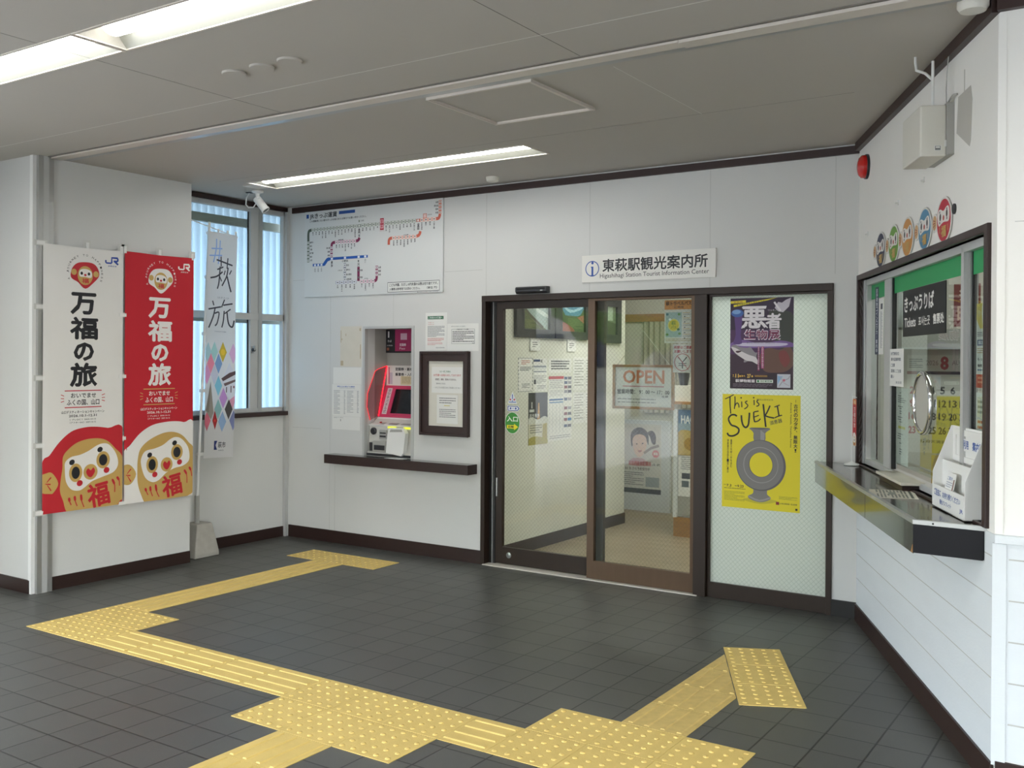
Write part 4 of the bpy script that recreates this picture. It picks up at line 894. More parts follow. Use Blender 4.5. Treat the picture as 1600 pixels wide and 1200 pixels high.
# pink sloping panel with the screen
PK = Fr((-.05, 3.10, 1.075), (1, 0, 0), Vector((0, .10, .262)).normalized(), Vector((0, -.262, .10)).normalized())
PL = .28
m = MB().sheet(PK, 0, .49, 0, PL, [(.125, .455, .03, PL-.03)], -.03, 0, 'machine_pink'); m.build('front_panel', e, bevel=.002)
box('screen', PK, .12, .46, .025, PL-.025, -.02, -.006, 'screen', e, label='dark touch screen')
m = MB().sheet(PK, .115, .465, .02, PL-.02, [(.128, .452, .033, PL-.033)], -.004, .003, 'machine_pink'); m.build('screen_bezel', e)
cv = Canvas(.05, .23); cv.vtext('タッチパネル式', .2, .03, .8, .97, '#5a5a5a', .01); cv.build('instruction_label', PK.at(.04, .255, 0), '#cfc3c6', e, th=.001)
# lower details
for nm, u0, u1, v0, v1, mm in (('coin_slot', .075, .155, .90, .975, 'plastic_grey'), ('slot_frame', .17, .20, .885, .985, 'plastic_white')):
    box(nm, BACK, u0, u1, v0, v1, -.045, -.03, mm, e, bevel=.003)
box('bill_slot', BACK, .085, .148, .915, .93, -.033, -.027, 'plastic_dark', e); box('bill_slot', BACK, .085, .148, .945, .955, -.033, -.028, 'plastic_dark', e)
MB().lathe(BACK.p(.008, .962, -.045), BACK.w, [(.030, 0), (.030, .012), (.022, .02), (.014, .018), (0, .018)], 'plastic_dark', 24).build('camera_dome', e)
m = MB().prism(BACK, [(-.03, .79), (-.02, .87), (.03, .885), (.16, .885), (.16, .79)], -.03, -.014, 'plastic_grey'); m.build('return_cup', e, bevel=.004)
m = MB().box(BACK, .035, .15, .81, .85, -.016, -.011, 'plastic_dark'); m.box(BACK, -.012, .02, .80, .87, -.016, -.009, 'plastic_dark'); m.build('coin_return', e, bevel=.003)
for u in (.175, .345): box('indicator', BACK, u, u+.085, .993, 1.008, -.03, -.022, 'led_green', e, label='lit yellow green indicator')
m = MB().prism(BACK, [(.185, .795), (.345, .775), (.37, .80), (.39, .96), (.36, 1.0), (.225, 1.0), (.20, .95)], -.03, .012, 'plastic_white')
m.prism(BACK, [(.225, .965), (.36, .972), (.352, .992), (.235, .988)], .012, .0125, 'plastic_grey'); m.build('ticket_bin', e, bevel=.006)
# acrylic wing with red light along its edge
wing = [(3.205, 1.50), (3.10, 1.475), (3.06, 1.457), (2.965, 1.27), (2.96, 1.16), (3.0, 1.05), (3.10, 1.08)]
MB().prism(SD, wing, .006, .010, 'acrylic').build('side_wing', e)
pts = [SD.p(y, z, .012) for y, z in (wing[6], wing[0])]; m = MB().tube([pts[0].lerp(pts[1], t/6) for t in range(7)], .0045, 'led_red', 6); m.build('light_strip', e, label='glowing red light strip')
m = MB().tube([SD.p(y, z, .009) for y, z in wing[:6]], .0018, 'led_red', 5); m.build('wing_edge', e, label='thin red glowing edge')
# upper part of the machine: white board, grey panel
cv = Canvas(.49, .17); cv.rect(.05, .08, .07, .93, '#a5336b'); cv.rect(.075, .35, .14, .93, '#b9b6c2'); cv.text('定期券・新券・特急券', .20, .10, .85, .26, INK, .04); cv.text('乗車券・入場券', .20, .36, .66, .52, INK, .04); cv.rect(.32, .52, .96, .95, '#d4c6a2'); cv.para(.35, .58, .93, .9, 5, '#8a7c5c', .35)
cv.build('price_board', BACK.at(-.045, 1.505, -.262), '#dcdad6', e, th=.004)
box('upper_panel', BACK, -.05, .446, 1.505, 1.625, -.40, -.268, 'plastic_grey', e)
cv = Canvas(.50, .20); cv.rect(.0, .0, .20, 1, '#1c1b20'); cv.rect(.2, 0, 1, .93, '#a2265c'); cv.rect(0, .93, 1, 1, '#1c1b20'); cv.text('1', .045, .10, .07, .35, '#e8e8ea', .04); cv.text('きっぷ', .04, .45, .12, .55, '#d8d8da', .03); cv.text('定期券', .02, .66, .15, .72, '#c8c8ca'); cv.rect(.02, .78, .07, .90, '#9a5b44'); cv.rect(.32, .18, .46, .45, '#cfa9bd'); cv.text('定期券', .30, .60, .44, .72, '#eddbe4', .03); cv.text('Pass', .30, .77, .42, .86, '#eddbe4')
cv.build('header_board', BACK.at(-.05, 1.812, -.262), '#1c1b20', e, th=.006)
# things lying on the shelf
m = MB().prism(W, [(.22, 2.875), (.38, 2.865), (.42, 2.93), (.25, 2.935)], .7586, .7594, 'paper'); m.build('leaflet', None, 'white leaflet lying on the brown shelf under the ticket machine', 'leaflet')
# papers left of the machine
def blank(name, u0, u1, v0, v1, label, cat, m_='paper', fn=None, th=.0015, fr=BACK):
    cv = Canvas(u1-u0, v1-v0)
    if fn: fn(cv)
    return sheet_on(name, fr, u0, u1, v0, v1, cv, m_, label, cat, th=th, paper=m_)
def f1(c):
    for x, y, a, b in ((.02, .1, .05, .4), (.9, .05, .96, .12), (.93, .45, .97, .8), (.02, .85, .15, .97), (.06, .3, .1, .34), (.25, .18, .28, .24)): c.rect(x, y, a, b, '#b9a98c')
blank('old_notice', -.334, -.094, 1.492, 1.832, 'blank yellowed board with tape marks at upper left of the ticket machine', 'notice', 'paper_old', f1)
blank('blank_notice', -.413, -.098, 1.346, 1.486, 'blank white sheet right below the yellowed board', 'notice', 'paper')
def f2(c):
    c.text('東萩から主な駅までの運賃表', .18, .045, .80, .085, '#4766b5', .03); c.para(.25, .1, .8, .13, 2, '#8a90a0', .4)
    c.para(.06, .20, .28, .95, 17, '#9a9ca0', .35, 3); c.para(.42, .20, .47, .95, 17, '#83868c', .4, 4); c.para(.53, .20, .75, .90, 16, '#9a9ca0', .35, 5); c.para(.88, .20, .94, .90, 16, '#83868c', .4, 6)
    for y in (.18, .39, .58, .77): c.rect(.05, y, .95, y+.004, '#b8babd')
blank('fare_table', -.424, -.103, 1.075, 1.343, 'white fare table sheet with two columns left of the ticket machine', 'notice', 'paper', f2)
blank('lower_notice', -.422, -.110, .962, 1.072, 'mostly blank white sheet, lowest of the stack left of the ticket machine', 'notice', 'paper', lambda c: (c.rect(.3, .2, .32, .36, '#777'[:4]+'777'), c.text('運賃のご案内', .06, .06, .4, .12, '#6a6c70')))
# papers right of the machine
def f3(c):
    c.rect(.10, .09, .85, .175, '#2f6b4b'); c.text('ご利用のお客様へ', .14, .105, .80, .16, '#d9e6de', .02)
    for y in (.25, .30): c.text('お知らせ', .12, y, .4, y+.025, '#c0504a')
    c.para(.10, .36, .9, .66, 9, '#6d7076', .4, 7); c.para(.10, .68, .86, .78, 3, '#c0504a', .4, 8); c.para(.10, .80, .8, .88, 3, '#c77a74', .4, 9); c.text('西日本旅客鉄道', .5, .92, .9, .95, '#55585c')
blank('green_notice', .582, .793, 1.632, 1.927, 'tall white notice with green heading above the framed board', 'notice', 'paper', f3)
def f4(c):
    c.text('切符をお求めのお客様へ', .12, .08, .6, .12, '#666a6e'); c.rect(.14, .20, .88, .74, '#77797c'); c.rect(.148, .21, .872, .73, '#e6e6e2')
    c.text('ご利用にあたってのお願い', .3, .19, .7, .235, '#35363a', .02); c.para(.17, .28, .86, .70, 7, '#35363a', .42, 11); c.text('東萩駅', .80, .70, .88, .735, '#35363a')
blank('boxed_notice', .798, 1.099, 1.626, 1.838, 'white landscape notice with a boxed text beside the door frame', 'notice', 'paper', f4)
# framed notice board
e = empty('notice_board', (.788, BY, .965), 'dark brown framed notice board with yellowish panel beside the door', 'notice board')
m = MB().sheet(BACK, .552, 1.024, .962, 1.622, [(.627, .972, 1.037, 1.545)], 0, .030, 'wood_dark'); m.sheet(BACK, .552, 1.024, .962, 1.622, [(.572, 1.004, .982, 1.602)], .03, .042, 'wood_dark'); m.build('board_frame', e, bevel=.003)
box('back_panel', BACK, .62, .98, 1.03, 1.55, .0, .012, 'plastic_cream', e)
BD = BACK.at(0, 0, .012)
def f5(c):
    c.text('コピー機ご利用の', .25, .14, .62, .21, '#3d7a50', .01); c.text('お客様へお知らせしております', .06, .27, .95, .36, '#c04848', .01)
    c.text('両替機、乗車、発券はできません', .12, .44, .8, .52, '#55383a', .01); c.text('御用の方は', .15, .61, .45, .67, '#444649'); c.text('・みどりの窓口をご利用ください', .08, .76, .95, .83, '#444649')
blank('board_notice', .657, .957, 1.297, 1.50, 'white notice with red and black lines, upper sheet inside the framed board', 'notice', 'paper', f5, fr=BD)
def f6(c):
    c.para(.12, .10, .9, .34, 3, '#6b6d72', .35, 12); c.rect(.35, .36, .62, .385, '#cfc26a'); c.para(.12, .50, .9, .82, 5, '#6b6d72', .35, 13)
blank('board_notice', .709, .915, 1.058, 1.282, 'narrow white sheet, lower sheet inside the framed board', 'notice', 'paper', f6, fr=BD)

# ================================================================ ON THE DOORS
DG1 = D1.at(0, 0, .003); DG2 = D2.at(0, 0, .003); FG = D2.at(0, 0, .002)
cv = Canvas(.105, .165); cv.ell(.5, .5, .5, .5, '#3f8f3a'); cv.text('入口', .14, .22, .86, .42, '#eef2ea', .03); cv.poly([(.14, .58), (.62, .58), (.62, .52), (.9, .66), (.62, .80), (.62, .74), (.14, .74)], '#e8dc28'); cv.text('自動', .24, .61, .60, .71, '#3b3a20', .03)
def sticker(name, fr, cx, cy, w_, h_, cvf, label, outline):
    cv = Canvas(w_, h_); cvf(cv); m = MB(); f0 = fr.at(cx-w_/2, cy+h_/2, 0)
    m.prism(f0, [(x*w_, -y*h_) for x, y in outline], 0, .0008, ink('#e6e8e6'))
    for pts, fs, col, kk in cv.items: m.add([f0.p(x*w_, -y*h_, .0008+.00015*kk) for x, y in pts], fs, ink(col))
    return m.build(name, None, label, 'sticker', fix=False)
circ = [(.5+.5*math.cos(2*math.pi*i/28), .5+.5*math.sin(2*math.pi*i/28)) for i in range(28)]
def s1(c): c.poly([(.5+.48*(x-.5)/.5, .5+.48*(y-.5)/.5) for x, y in circ], '#3f8f3a'); c.text('入口', .14, .20, .86, .44, '#eef2ea', .03); c.poly([(.14, .60), (.62, .60), (.62, .53), (.9, .68), (.62, .83), (.62, .76), (.14, .76)], '#e8dc28'); c.text('自動', .24, .63, .60, .73, '#3b3a20', .03)
def s2(c): c.poly([(.5, .06), (.95, .92), (.05, .92)], '#d9dfe8'); c.poly([(.46, .2), (.54, .2), (.53, .62), (.47, .62)], '#24459c'); c.ell(.5, .76, .05, .05, '#24459c'); c.rect(.2, .58, .36, .72, '#c0474f'); c.rect(.62, .58, .78, .72, '#c0474f'); c.rect(.12, .84, .88, .9, '#24459c')
def s3(c): c.poly([(0.03, .08), (.82, .08), (.98, .5), (.82, .92), (.03, .92)], '#24459c'); c.poly([(0.09, .2), (.79, .2), (.9, .5), (.79, .8), (.09, .8)], '#e6e8ec'); c.rect(.2, .35, .32, .65, '#24459c'); c.rect(.36, .42, .55, .55, '#9aa6c0'); c.ell(.68, .5, .07, .07, '#24459c')
sticker('entrance_sticker', DG1, 1.362, 1.082, .135, .165, s1, 'round green 入口 sticker with yellow arrow on the left sliding door', circ)
sticker('caution_sticker', DG1, 1.362, 1.272, .085, .088, s2, 'white triangular caution sticker on the left sliding door', [(.5, 0), (1, 1), (0, 1)])
sticker('arrow_sticker', DG1, 1.372, 1.192, .112, .043, s3, 'white and blue arrow shaped sticker on the left sliding door', [(0, 0), (.85, 0), (1, .5), (.85, 1), (0, 1)])
def f7(c):
    c.rect(0, 0, 1, .22, '#d9924f'); c.text('萩トラベルパス', .05, .03, .95, .125, '#4a2f1c', .04); c.text('使用店', .34, .14, .68, .19, '#4a2f1c', .04)
    c.rect(.04, .28, .62, .86, '#a9c3c6'); c.ell(.33, .58, .21, .21, '#f0e79a'); c.ell(.33, .58, .18, .18, '#e3cf4c'); c.text('萩', .25, .49, .41, .58, '#5c7e3c', .02); c.text('パス', .24, .60, .42, .66, '#5c7e3c', .02)
    for x, y, k in ((.1, .33, '#4f7f8f'), (.52, .33, '#6aa05a'), (.1, .80, '#5c8a3a'), (.54, .78, '#5c8a3a'), (.2, .45, '#dfe8e2'), (.5, .68, '#2f5f4a')): c.ell(x, y, .05, .04, k)
    for i in range(5): c.rect(.66, .29+.125*i, .9, .30+.125*i, '#c9a04a'); c.para(.66, .32+.125*i, .96, .36+.125*i, 2, '#7a7f84', .4, i); c.ell(.72, .385+.125*i, .03, .02, '#55585c')
    c.para(.05, .90, .95, .97, 2, '#b59a5a', .4, 4)
cv = Canvas(.205, .292); f7(cv); sheet_on('travel_pass_poster', D2.at(0, 0, -.005), 2.629, 2.834, 1.676, 1.972, cv, 'paper', 'orange and white 萩トラベルパス poster in the top corner of the right sliding door', 'poster', paper='paper')
def f8(c): c.text('両替はご遠慮', .06, .05, .97, .16, '#b23a4a', .03); c.text('お願いします', .08, .20, .97, .31, '#b23a4a', .03); c.ring(.5, .64, .42, .03, '#b22f3c', '#e6e6e2'); c.line([(.28, .45), (.5, .64), (.72, .45)], .055, BLK); c.line([(.5, .64), (.5, .86)], .055, BLK); c.line([(.3, .68), (.7, .68)], .035, BLK); c.line([(.3, .75), (.7, .75)], .035, BLK); c.line([(.22, .40), (.8, .90)], .02, '#b22f3c')
cv = Canvas(.142, .19); f8(cv); sheet_on('no_exchange_notice', D2.at(0, 0, -.005), 2.692, 2.834, 1.481, 1.672, cv, 'paper', 'white notice with a crossed out yen sign below the travel pass poster', 'notice', paper='paper')
# OPEN board hanging inside the right door
e = empty('open_sign', (2.455, 3.0, 1.235), 'wooden framed OPEN sign hanging by a cord behind the right sliding door', 'sign')
OB = D2.at(0, 0, -.035)
MB().sheet(OB, 2.222, 2.690, 1.222, 1.532, [(2.240, 2.672, 1.240, 1.514)], -.006, .012, 'wood_light').build('sign_frame', e, bevel=.002)
cv = Canvas(.44, .282); cv.text('OPEN', .15, .09, .86, .41, '#c0703c', .03); cv.rect(.14, .475, .86, .497, '#a0424a'); cv.text('営業時間： 9：00 ～ 17：00', .045, .56, .95, .68, '#1c1c1c', .03); cv.text('水曜', .82, .70, .93, .76, '#3b3b3b', .02); cv.para(.05, .79, .72, .95, 2, '#8a8d88', .35, 5)
cv.build('sign_panel', OB.at(2.236, 1.518, -.004), '#dcded6', e, th=.004)
for a, b in ((2.25, 2.457), (2.66, 2.457)): MB().cyl(OB.p(a, 1.525, 0), OB.p(b, 1.765, 0), .0022, 'plastic_cream', n=6).build('cord', e)
# posters on the frosted pane
def f9(c):
    P = '#2a1628'
    c.rect(0, 0, 1, .35, '#33213a'); c.rect(0, .35, 1, .62, '#4b2a52'); c.rect(0, .62, 1, .85, '#3a2434'); c.poly([(0, .86), (.2, .83), (.45, .86), (.7, .82), (1, .86), (1, 1), (0, 1)], '#2a1826', 3)
    c.poly([(.62, .16), (.8, .14), (1.0, .2), (1.02, .5), (.9, .62), (.75, .5), (.66, .36)], '#3a3d36', 4); c.poly([(.5, .60), (.62, .55), (.78, .57), (.95, .54), (1.02, .7), (.9, .80), (.7, .82), (.55, .8), (.48, .7)], '#6a4a3e', 4); c.poly([(.78, .6), (.88, .58), (.95, .68), (.88, .76), (.8, .7)], '#7d3a38', 4)
    c.poly([(0, .5), (.2, .46), (.5, .5), (.8, .47), (1, .5), (1, .54), (0, .55)], '#7a5a9a', 3); c.poly([(.1, .5), (.5, .49), (.9, .5), (.8, .53), (.2, .53)], '#cfc6dc', 3)
    c.poly([(.07, .15), (.2, .15), (.17, .4), (.19, .5), (.05, .5), (.09, .4)], '#5b3f7a', 3); c.ell(.114, .165, .10, .06, '#3f62a8'); c.ell(.1, .15, .07, .035, '#7ba0d0')
    c.poly([(.961, .007), (.93, .102), (.839, .164), (.76, .152), (.707, .114), (.759, .051), (.82, .06), (.88, .03)], '#c9c2cc'); c.line([(.70, .05), (.80, .15)], .03, '#e8e2e6')
    c.poly([(.002, .03), (.25, .022), (.25, .05), (.002, .057)], '#e6d63c'); c.poly([(.05, .072), (.758, .0), (.60, .03), (.055, .096)], '#e6d63c'); c.text('企画展', .05, .03, .2, .05, '#a0522a'); c.text('生き物の知恵を見てみよう', .1, .045, .55, .072, '#4a3a1a', 0, rot=-.13)
    c.text('悪', .19, .095, .58, .33, '#ece6ea', .03); c.ell(.41, .285, .03, .03, '#ece6ea'); c.text('者', .57, .175, .81, .335, '#ece6ea', .045)
    for a, b in (((.19, .10), (.30, .12)), ((.52, .11), (.58, .095)), ((.18, .33), (.27, .30)), ((.55, .30), (.60, .33))): c.line([a, b], .018, '#ece6ea')
    c.text('生物展', .226, .345, .80, .463, '#e8dce6', .05); c.text('生物展', .236, .352, .79, .456, '#7d2f52', .01)
    c.text('ワルモノ', .60, .13, .74, .148, '#cfc4cc'); c.text('誰もが知る有名な生きもの、危険な生きもの', .268, .480, .711, .502, '#4a4a5a')
    c.poly([(.018, .53), (.076, .515), (.17, .54), (.27, .548), (.33, .54), (.36, .565), (.405, .60), (.44, .60), (.425, .645), (.45, .73), (.38, .70), (.30, .695), (.24, .71), (.22, .70), (.23, .675), (.18, .654), (.091, .616), (.035, .568)], '#8d878c', 3)
    c.poly([(.018, .54), (.09, .55), (.18, .585), (.30, .625), (.42, .655), (.45, .73), (.36, .70), (.27, .69), (.18, .654), (.08, .60)], '#d9d2d4', 3); c.poly([(.09, .585), (.17, .58), (.18, .59), (.12, .605)], '#4a3038', 3)
    c.rect(.445, .535, .475, .80, '#8a2a5a'); c.rect(.50, .535, .545, .775, '#a0306a'); c.vtext('危険生物大集合標本展示', .508, .54, .537, .77, '#eadfe6'); c.vtext('夏休み特別企画展示会場', .449, .54, .471, .79, '#d8ccd6')
    c.text('7.', .045, .845, .07, .872, '#e0b040', .03); c.text('11', .09, .838, .14, .878, '#e8c45a', .04); c.ell(.165, .862, .015, .015, '#e0b040'); c.text('▶9.', .19, .848, .25, .872, '#e0b040', .03); c.text('27', .28, .838, .335, .878, '#e8c45a', .04); c.ell(.36, .862, .015, .015, '#e0b040'); c.para(.40, .85, .60, .872, 2, '#c99a3c', .5, 3)
    c.text('萩博物館', .09, .896, .34, .93, '#e6e0e2', .04); c.rect(.35, .897, .40, .93, '#d6ced2'); c.rect(.425, .897, .689, .931, '#dfe6dc'); c.ell(.455, .914, .018, .018, '#2f7a4a'); c.text('HAGI MUSEUM', .49, .903, .67, .925, '#4a7a5a', .01); c.para(.05, .945, .68, .985, 3, '#7a6a78', .4, 6)
    c.rect(.754, .834, .958, .981, '#c9ccd6'); c.poly([(.76, .85), (.84, .86), (.80, .9), (.76, .95)], '#8fb4d6'); c.line([(.78, .97), (.84, .91), (.93, .88), (.95, .85)], .015, '#a8a4b0'); c.line([(.80, .86), (.86, .93), (.94, .96)], .012, '#b8aeb8'); c.ell(.86, .90, .02, .02, '#c9647c')
cv = Canvas(.418, .588); f9(cv); sheet_on('museum_poster', FG, 3.102, 3.520, 1.382, 1.970, cv, '#2e1a30', 'dark purple 悪者生物展 museum poster with a shark on the frosted pane', 'poster', step=.00015)
def f10(c):
    K = '#1c1c16'; sp = lambda p, t, tp=None: c.line(spline(p, 5, False) if len(p) > 2 else p, t, K, tp)
    sp([(.033, .045), (.08, .03), (.15, .004)], .012); sp([(.10, .02), (.10, .09), (.11, .174)], .016); sp([(.164, .019), (.166, .07), (.158, .131)], .014); sp([(.162, .11), (.18, .084), (.20, .078), (.215, .095), (.219, .118)], .014)
    sp([(.253, .063), (.256, .114)], .014); c.ell(.246, .031, .01, .01, K); sp([(.328, .057), (.301, .070), (.333, .094), (.318, .115), (.288, .128)], .014); c.ell(.41, .027, .01, .01, K); sp([(.414, .046), (.417, .092)], .014); sp([(.471, .044), (.451, .060), (.478, .081), (.47, .095), (.444, .101)], .014)
    sp([(.192, .195), (.165, .183), (.115, .187), (.082, .222), (.117, .272), (.175, .285), (.218, .307), (.207, .344), (.145, .369), (.09, .368), (.065, .345)], .022); sp([(.251, .184), (.256, .23), (.275, .272), (.31, .290), (.342, .265), (.352, .21), (.356, .159)], .022)
    sp([(.475, .142), (.411, .152)], .014); sp([(.411, .152), (.413, .20), (.425, .240)], .018); sp([(.418, .196), (.479, .179)], .013); sp([(.425, .238), (.47, .228), (.499, .208)], .015)
    sp([(.533, .08), (.55, .18), (.568, .278)], .022); sp([(.62, .092), (.59, .14), (.553, .186)], .018); sp([(.553, .178), (.60, .19), (.675, .198)], .018); sp([(.675, .103), (.742, .084)], .013); sp([(.712, .094), (.735, .181)], .018); sp([(.680, .196), (.72, .182), (.772, .171)], .014)
    c.text('須恵器', .615, .212, .775, .248, '#4a4a34', .01, rot=-.28); c.text('開館20周年記念', .45, .034, .66, .050, '#5c5a2a', .0)
    c.vtext('古代のカタチ、無限大！', .918, .072, .966, .49, K, .03); c.rect(.94, .035, .944, .06, K)
    vs, fs = glyphs('Ancient Vessels, Timeless Forms', .01); x0, x1 = min(v[0] for v in vs), max(v[0] for v in vs)
    c.k += 1; c.items.append(([(.875+(v[1])*.028+.004, .06+.385*(v[0]-x0)/(x1-x0)) for v in vs], fs, K, c.k)) ; c.items[-1] = ([(.905-(0.8-v[1])*.0-(1-v[1])*.0-.03+v[1]*.028, .06+.385*(v[0]-x0)/(x1-x0)) for v in vs], fs, K, c.k)
    c.vtext('重要文化財八件を含む', .108, .40, .132, .65, K, .01); c.vtext('須恵器の名品を一堂に展示', .064, .40, .088, .70, K, .01)
    c.text('2026', .025, .80, .055, .807, K, .01); c.text('7.3', .062, .798, .125, .820, K, .03); c.text('－', .17, .806, .20, .811, K); c.text('9.23', .205, .798, .285, .820, K, .03); c.para(.03, .830, .31, .845, 1, K, .3, 2)
    c.poly([(.28, .925), (.4, .90), (.6, .90), (.72, .92), (.5, .95)], '#c9bb2c', 4)
    g1, g2, g3 = '#7d7a78', '#989492', '#615d5e'
    c.poly([(.428, .80), (.58, .80), (.59, .86), (.632, .885), (.628, .905), (.56, .928), (.49, .935), (.41, .925), (.352, .905), (.35, .885), (.41, .86)], g1, 4); c.poly([(.36, .885), (.49, .915), (.625, .885), (.62, .90), (.49, .93), (.36, .90)], g2, 3)
    c.poly([(.362, .292), (.618, .288), (.60, .31), (.563, .334), (.558, .41), (.419, .41), (.412, .338), (.38, .31)], g1, 2); c.poly([(.362, .292), (.49, .286), (.618, .288), (.49, .303)], g3, 3); c.poly([(.50, .305), (.555, .335), (.55, .40), (.50, .40)], g2)
    c.ell(.507, .615, .318, .318, g3, n=56); c.ell(.497, .612, .300, .306, g1, n=56); c.ell(.505, .612, .225, .225, g2, n=48); c.ell(.507, .612, .215, .215, g1, n=48); c.ell(.507, .609, .155, .155, g3, n=40); c.ell(.509, .608, .147, .152, '#e3d320', n=40)
    c.rect(.703, .919, .744, .945, '#8a2a2a'); c.text('山口県立萩美術館・浦上記念館', .75, .925, .965, .938, K, .01); c.para(.03, .86, .30, .945, 8, '#8a8428', .35, 9); c.para(.74, .87, .97, .90, 4, '#8a8428', .35, 10)
    c.rect(.945, .965, .972, .982, K)
cv = Canvas(.516, .740); f10(cv); sheet_on('pottery_poster', FG, 3.052, 3.568, .607, 1.345, cv, '#e3d320', 'bright yellow This is SUEKI poster with a ring shaped vessel on the frosted pane', 'poster', step=.00015)

# ================================================================ INSIDE THE INFORMATION CENTRE
def picture(y0, y1, z0, z1, iy0, iy1, iz0, iz1, fn, label, grp=None):
    e = empty('framed_picture', INL.p((y0+y1)/2, z0, 0), label, 'picture', grp)
    MB().sheet(INL, y0, y1, z0, z1, [(iy0, iy1, iz0, iz1)], 0, .03, 'plastic_dark').build('picture_frame', e, bevel=.002)
    cv = Canvas(iy1-iy0, iz1-iz0); fn(cv); cv.build('photograph', INL.at(iy0, iz1, .005), '#4a5a44', e, th=.004)
def g1(c): c.rect(0, 0, 1, 1, '#5d8496'); c.poly([(0, .1), (.3, .2), (.7, .15), (1, .3), (1, 1), (.5, .8), (.2, .5)], '#9db0ac', 3); c.poly([(.5, .3), (.7, .35), (1, .5), (1, .6), (.6, .45)], '#c9d4d2', 3); c.poly([(0, .2), (.2, .5), (.6, .85), (.9, 1), (0, 1)], '#4c5630', 3); c.para(.05, .7, .5, .98, 6, '#6d7440', .4, 3); c.line([(0, .25), (.3, .55), (.8, .95)], .06, '#4a4a38')
def g2(c): c.rect(0, 0, 1, .45, '#45798f'); c.poly([(.1, .15), (.5, .25), (.9, .1), (.9, .2), (.4, .35)], '#8fb0bc', 3); c.poly([(0, .2), (.2, .45), (.5, .5), (.85, .4), (1, .2), (1, 1), (0, 1)], '#3f5430', 3); c.para(.3, .55, .95, .9, 7, '#5f7040', .4, 4); c.poly([(0, .7), (.3, .75), (.6, 1), (0, 1)], '#7d4434', 3); c.poly([(.7, .5), (1, .4), (1, .7)], '#8a5a44')
def g3(c): c.rect(0, 0, 1, 1, '#5b6a50'); c.rect(.2, 0, .7, .5, '#8fa08a'); c.poly([(0, .5), (1, .6), (1, 1), (0, 1)], '#3f4a34')
picture(3.36, 3.945, 1.742, 2.13, 3.475, 3.87, 1.812, 2.06, g1, 'dark framed coastal photograph seen through the left door, left of the pair', 'framed photographs on the inner wall')
picture(3.96, 4.55, 1.742, 2.13, 4.075, 4.475, 1.808, 2.06, g2, 'dark framed valley photograph seen through the left door, right of the pair', 'framed photographs on the inner wall')
picture(4.80, 5.17, 1.72, 2.14, 4.89, 5.085, 1.80, 2.06, g3, 'dark framed picture seen through the right door', 'framed photographs on the inner wall')
for i, (a, b) in enumerate(((3.592, 3.735), (4.19, 4.333))): blank('caption_card', a, b, 1.635, 1.738, f'small white caption card under the {["left", "right"][i]} framed photograph of the pair', 'card', 'paper', lambda c: c.para(.2, .3, .75, .8, 3, '#55585a', .4), fr=INL.at(0, 0, .0), th=.012)
def h1(c):
    for i in range(9):
        for y in (.0, .97): c.rect(.01+.11*i, y, .06+.11*i, y+.03, '#55606c')
        for x in (0, .96): c.rect(x, .02+.108*i, x+.04, .07+.108*i, '#55606c')
    c.para(.2, .08, .8, .22, 3, '#c07a6a', .5, 1); c.para(.12, .27, .9, .40, 3, '#50545a', .5, 2); c.para(.25, .76, .8, .90, 4, '#55585c', .4, 3)
blank('survey_flyer', 3.425, 3.645, 1.300, 1.578, 'white flyer with a dashed dark border on the inner wall behind the left door', 'flyer', 'paper', h1, fr=INL)
def h2(c): c.rect(.03, .03, .5, .10, '#3a4a6a'); c.text('E', .55, .04, .68, .12, '#3a3d44', .04); c.rect(.02, .22, .95, .27, '#8a909c'); c.rect(.02, .38, .95, .42, '#8a909c'); c.para(.04, .28, .95, .36, 2, '#b0b4ba', .4, 3); c.para(.05, .52, .95, .78, 6, '#6d7176', .35, 5); c.rect(.05, .64, .2, .78, '#3a3d44'); c.para(.3, .82, .95, .95, 3, '#8a8d92', .4, 5)
blank('timetable_flyer', 3.650, 3.865, 1.300, 1.572, 'white flyer with grey bands, right of the dashed border flyer', 'flyer', 'paper', h2, fr=INL)
blank('text_notice', 3.895, 4.275, 1.452, 1.573, 'white notice with four rows of black text on the inner wall', 'notice', 'paper', lambda c: (c.para(.1, .15, .9, .85, 4, '#3a3c40', .5, 8)), fr=INL)
def h4(c): c.rect(0, 0, 1, .5, '#26292a'); c.poly([(.5, .2), (.56, .2), (.6, .55), (.45, .55)], '#b58a50'); c.rect(.15, .18, .2, .3, '#c9ccc8'); c.rect(.05, .32, .3, .37, '#cfd2cc'); c.text('古き良き', .05, .40, .55, .48, '#dfe0da', .02); c.poly([(0, .5), (.2, .47), (.5, .52), (.8, .46), (1, .5), (1, .6), (0, .62)], '#d5d5cc', 3); c.rect(0, .60, 1, 1, '#cfcbb4'); c.para(.08, .62, .7, .80, 4, '#6f7068', .4, 2); c.poly([(.75, .62), (.95, .6), (.98, .98), (.7, .98)], '#a89a52'); c.poly([(0, .88), (.4, .84), (1, .92), (1, 1), (0, 1)], '#a39a48', 3)
cv = Canvas(.298, .43); h4(cv); sheet_on('night_poster', INL, 3.582, 3.880, .860, 1.290, cv, '#26292a', 'poster with dark top and pale yellow bottom on the inner wall behind the left door', 'poster')
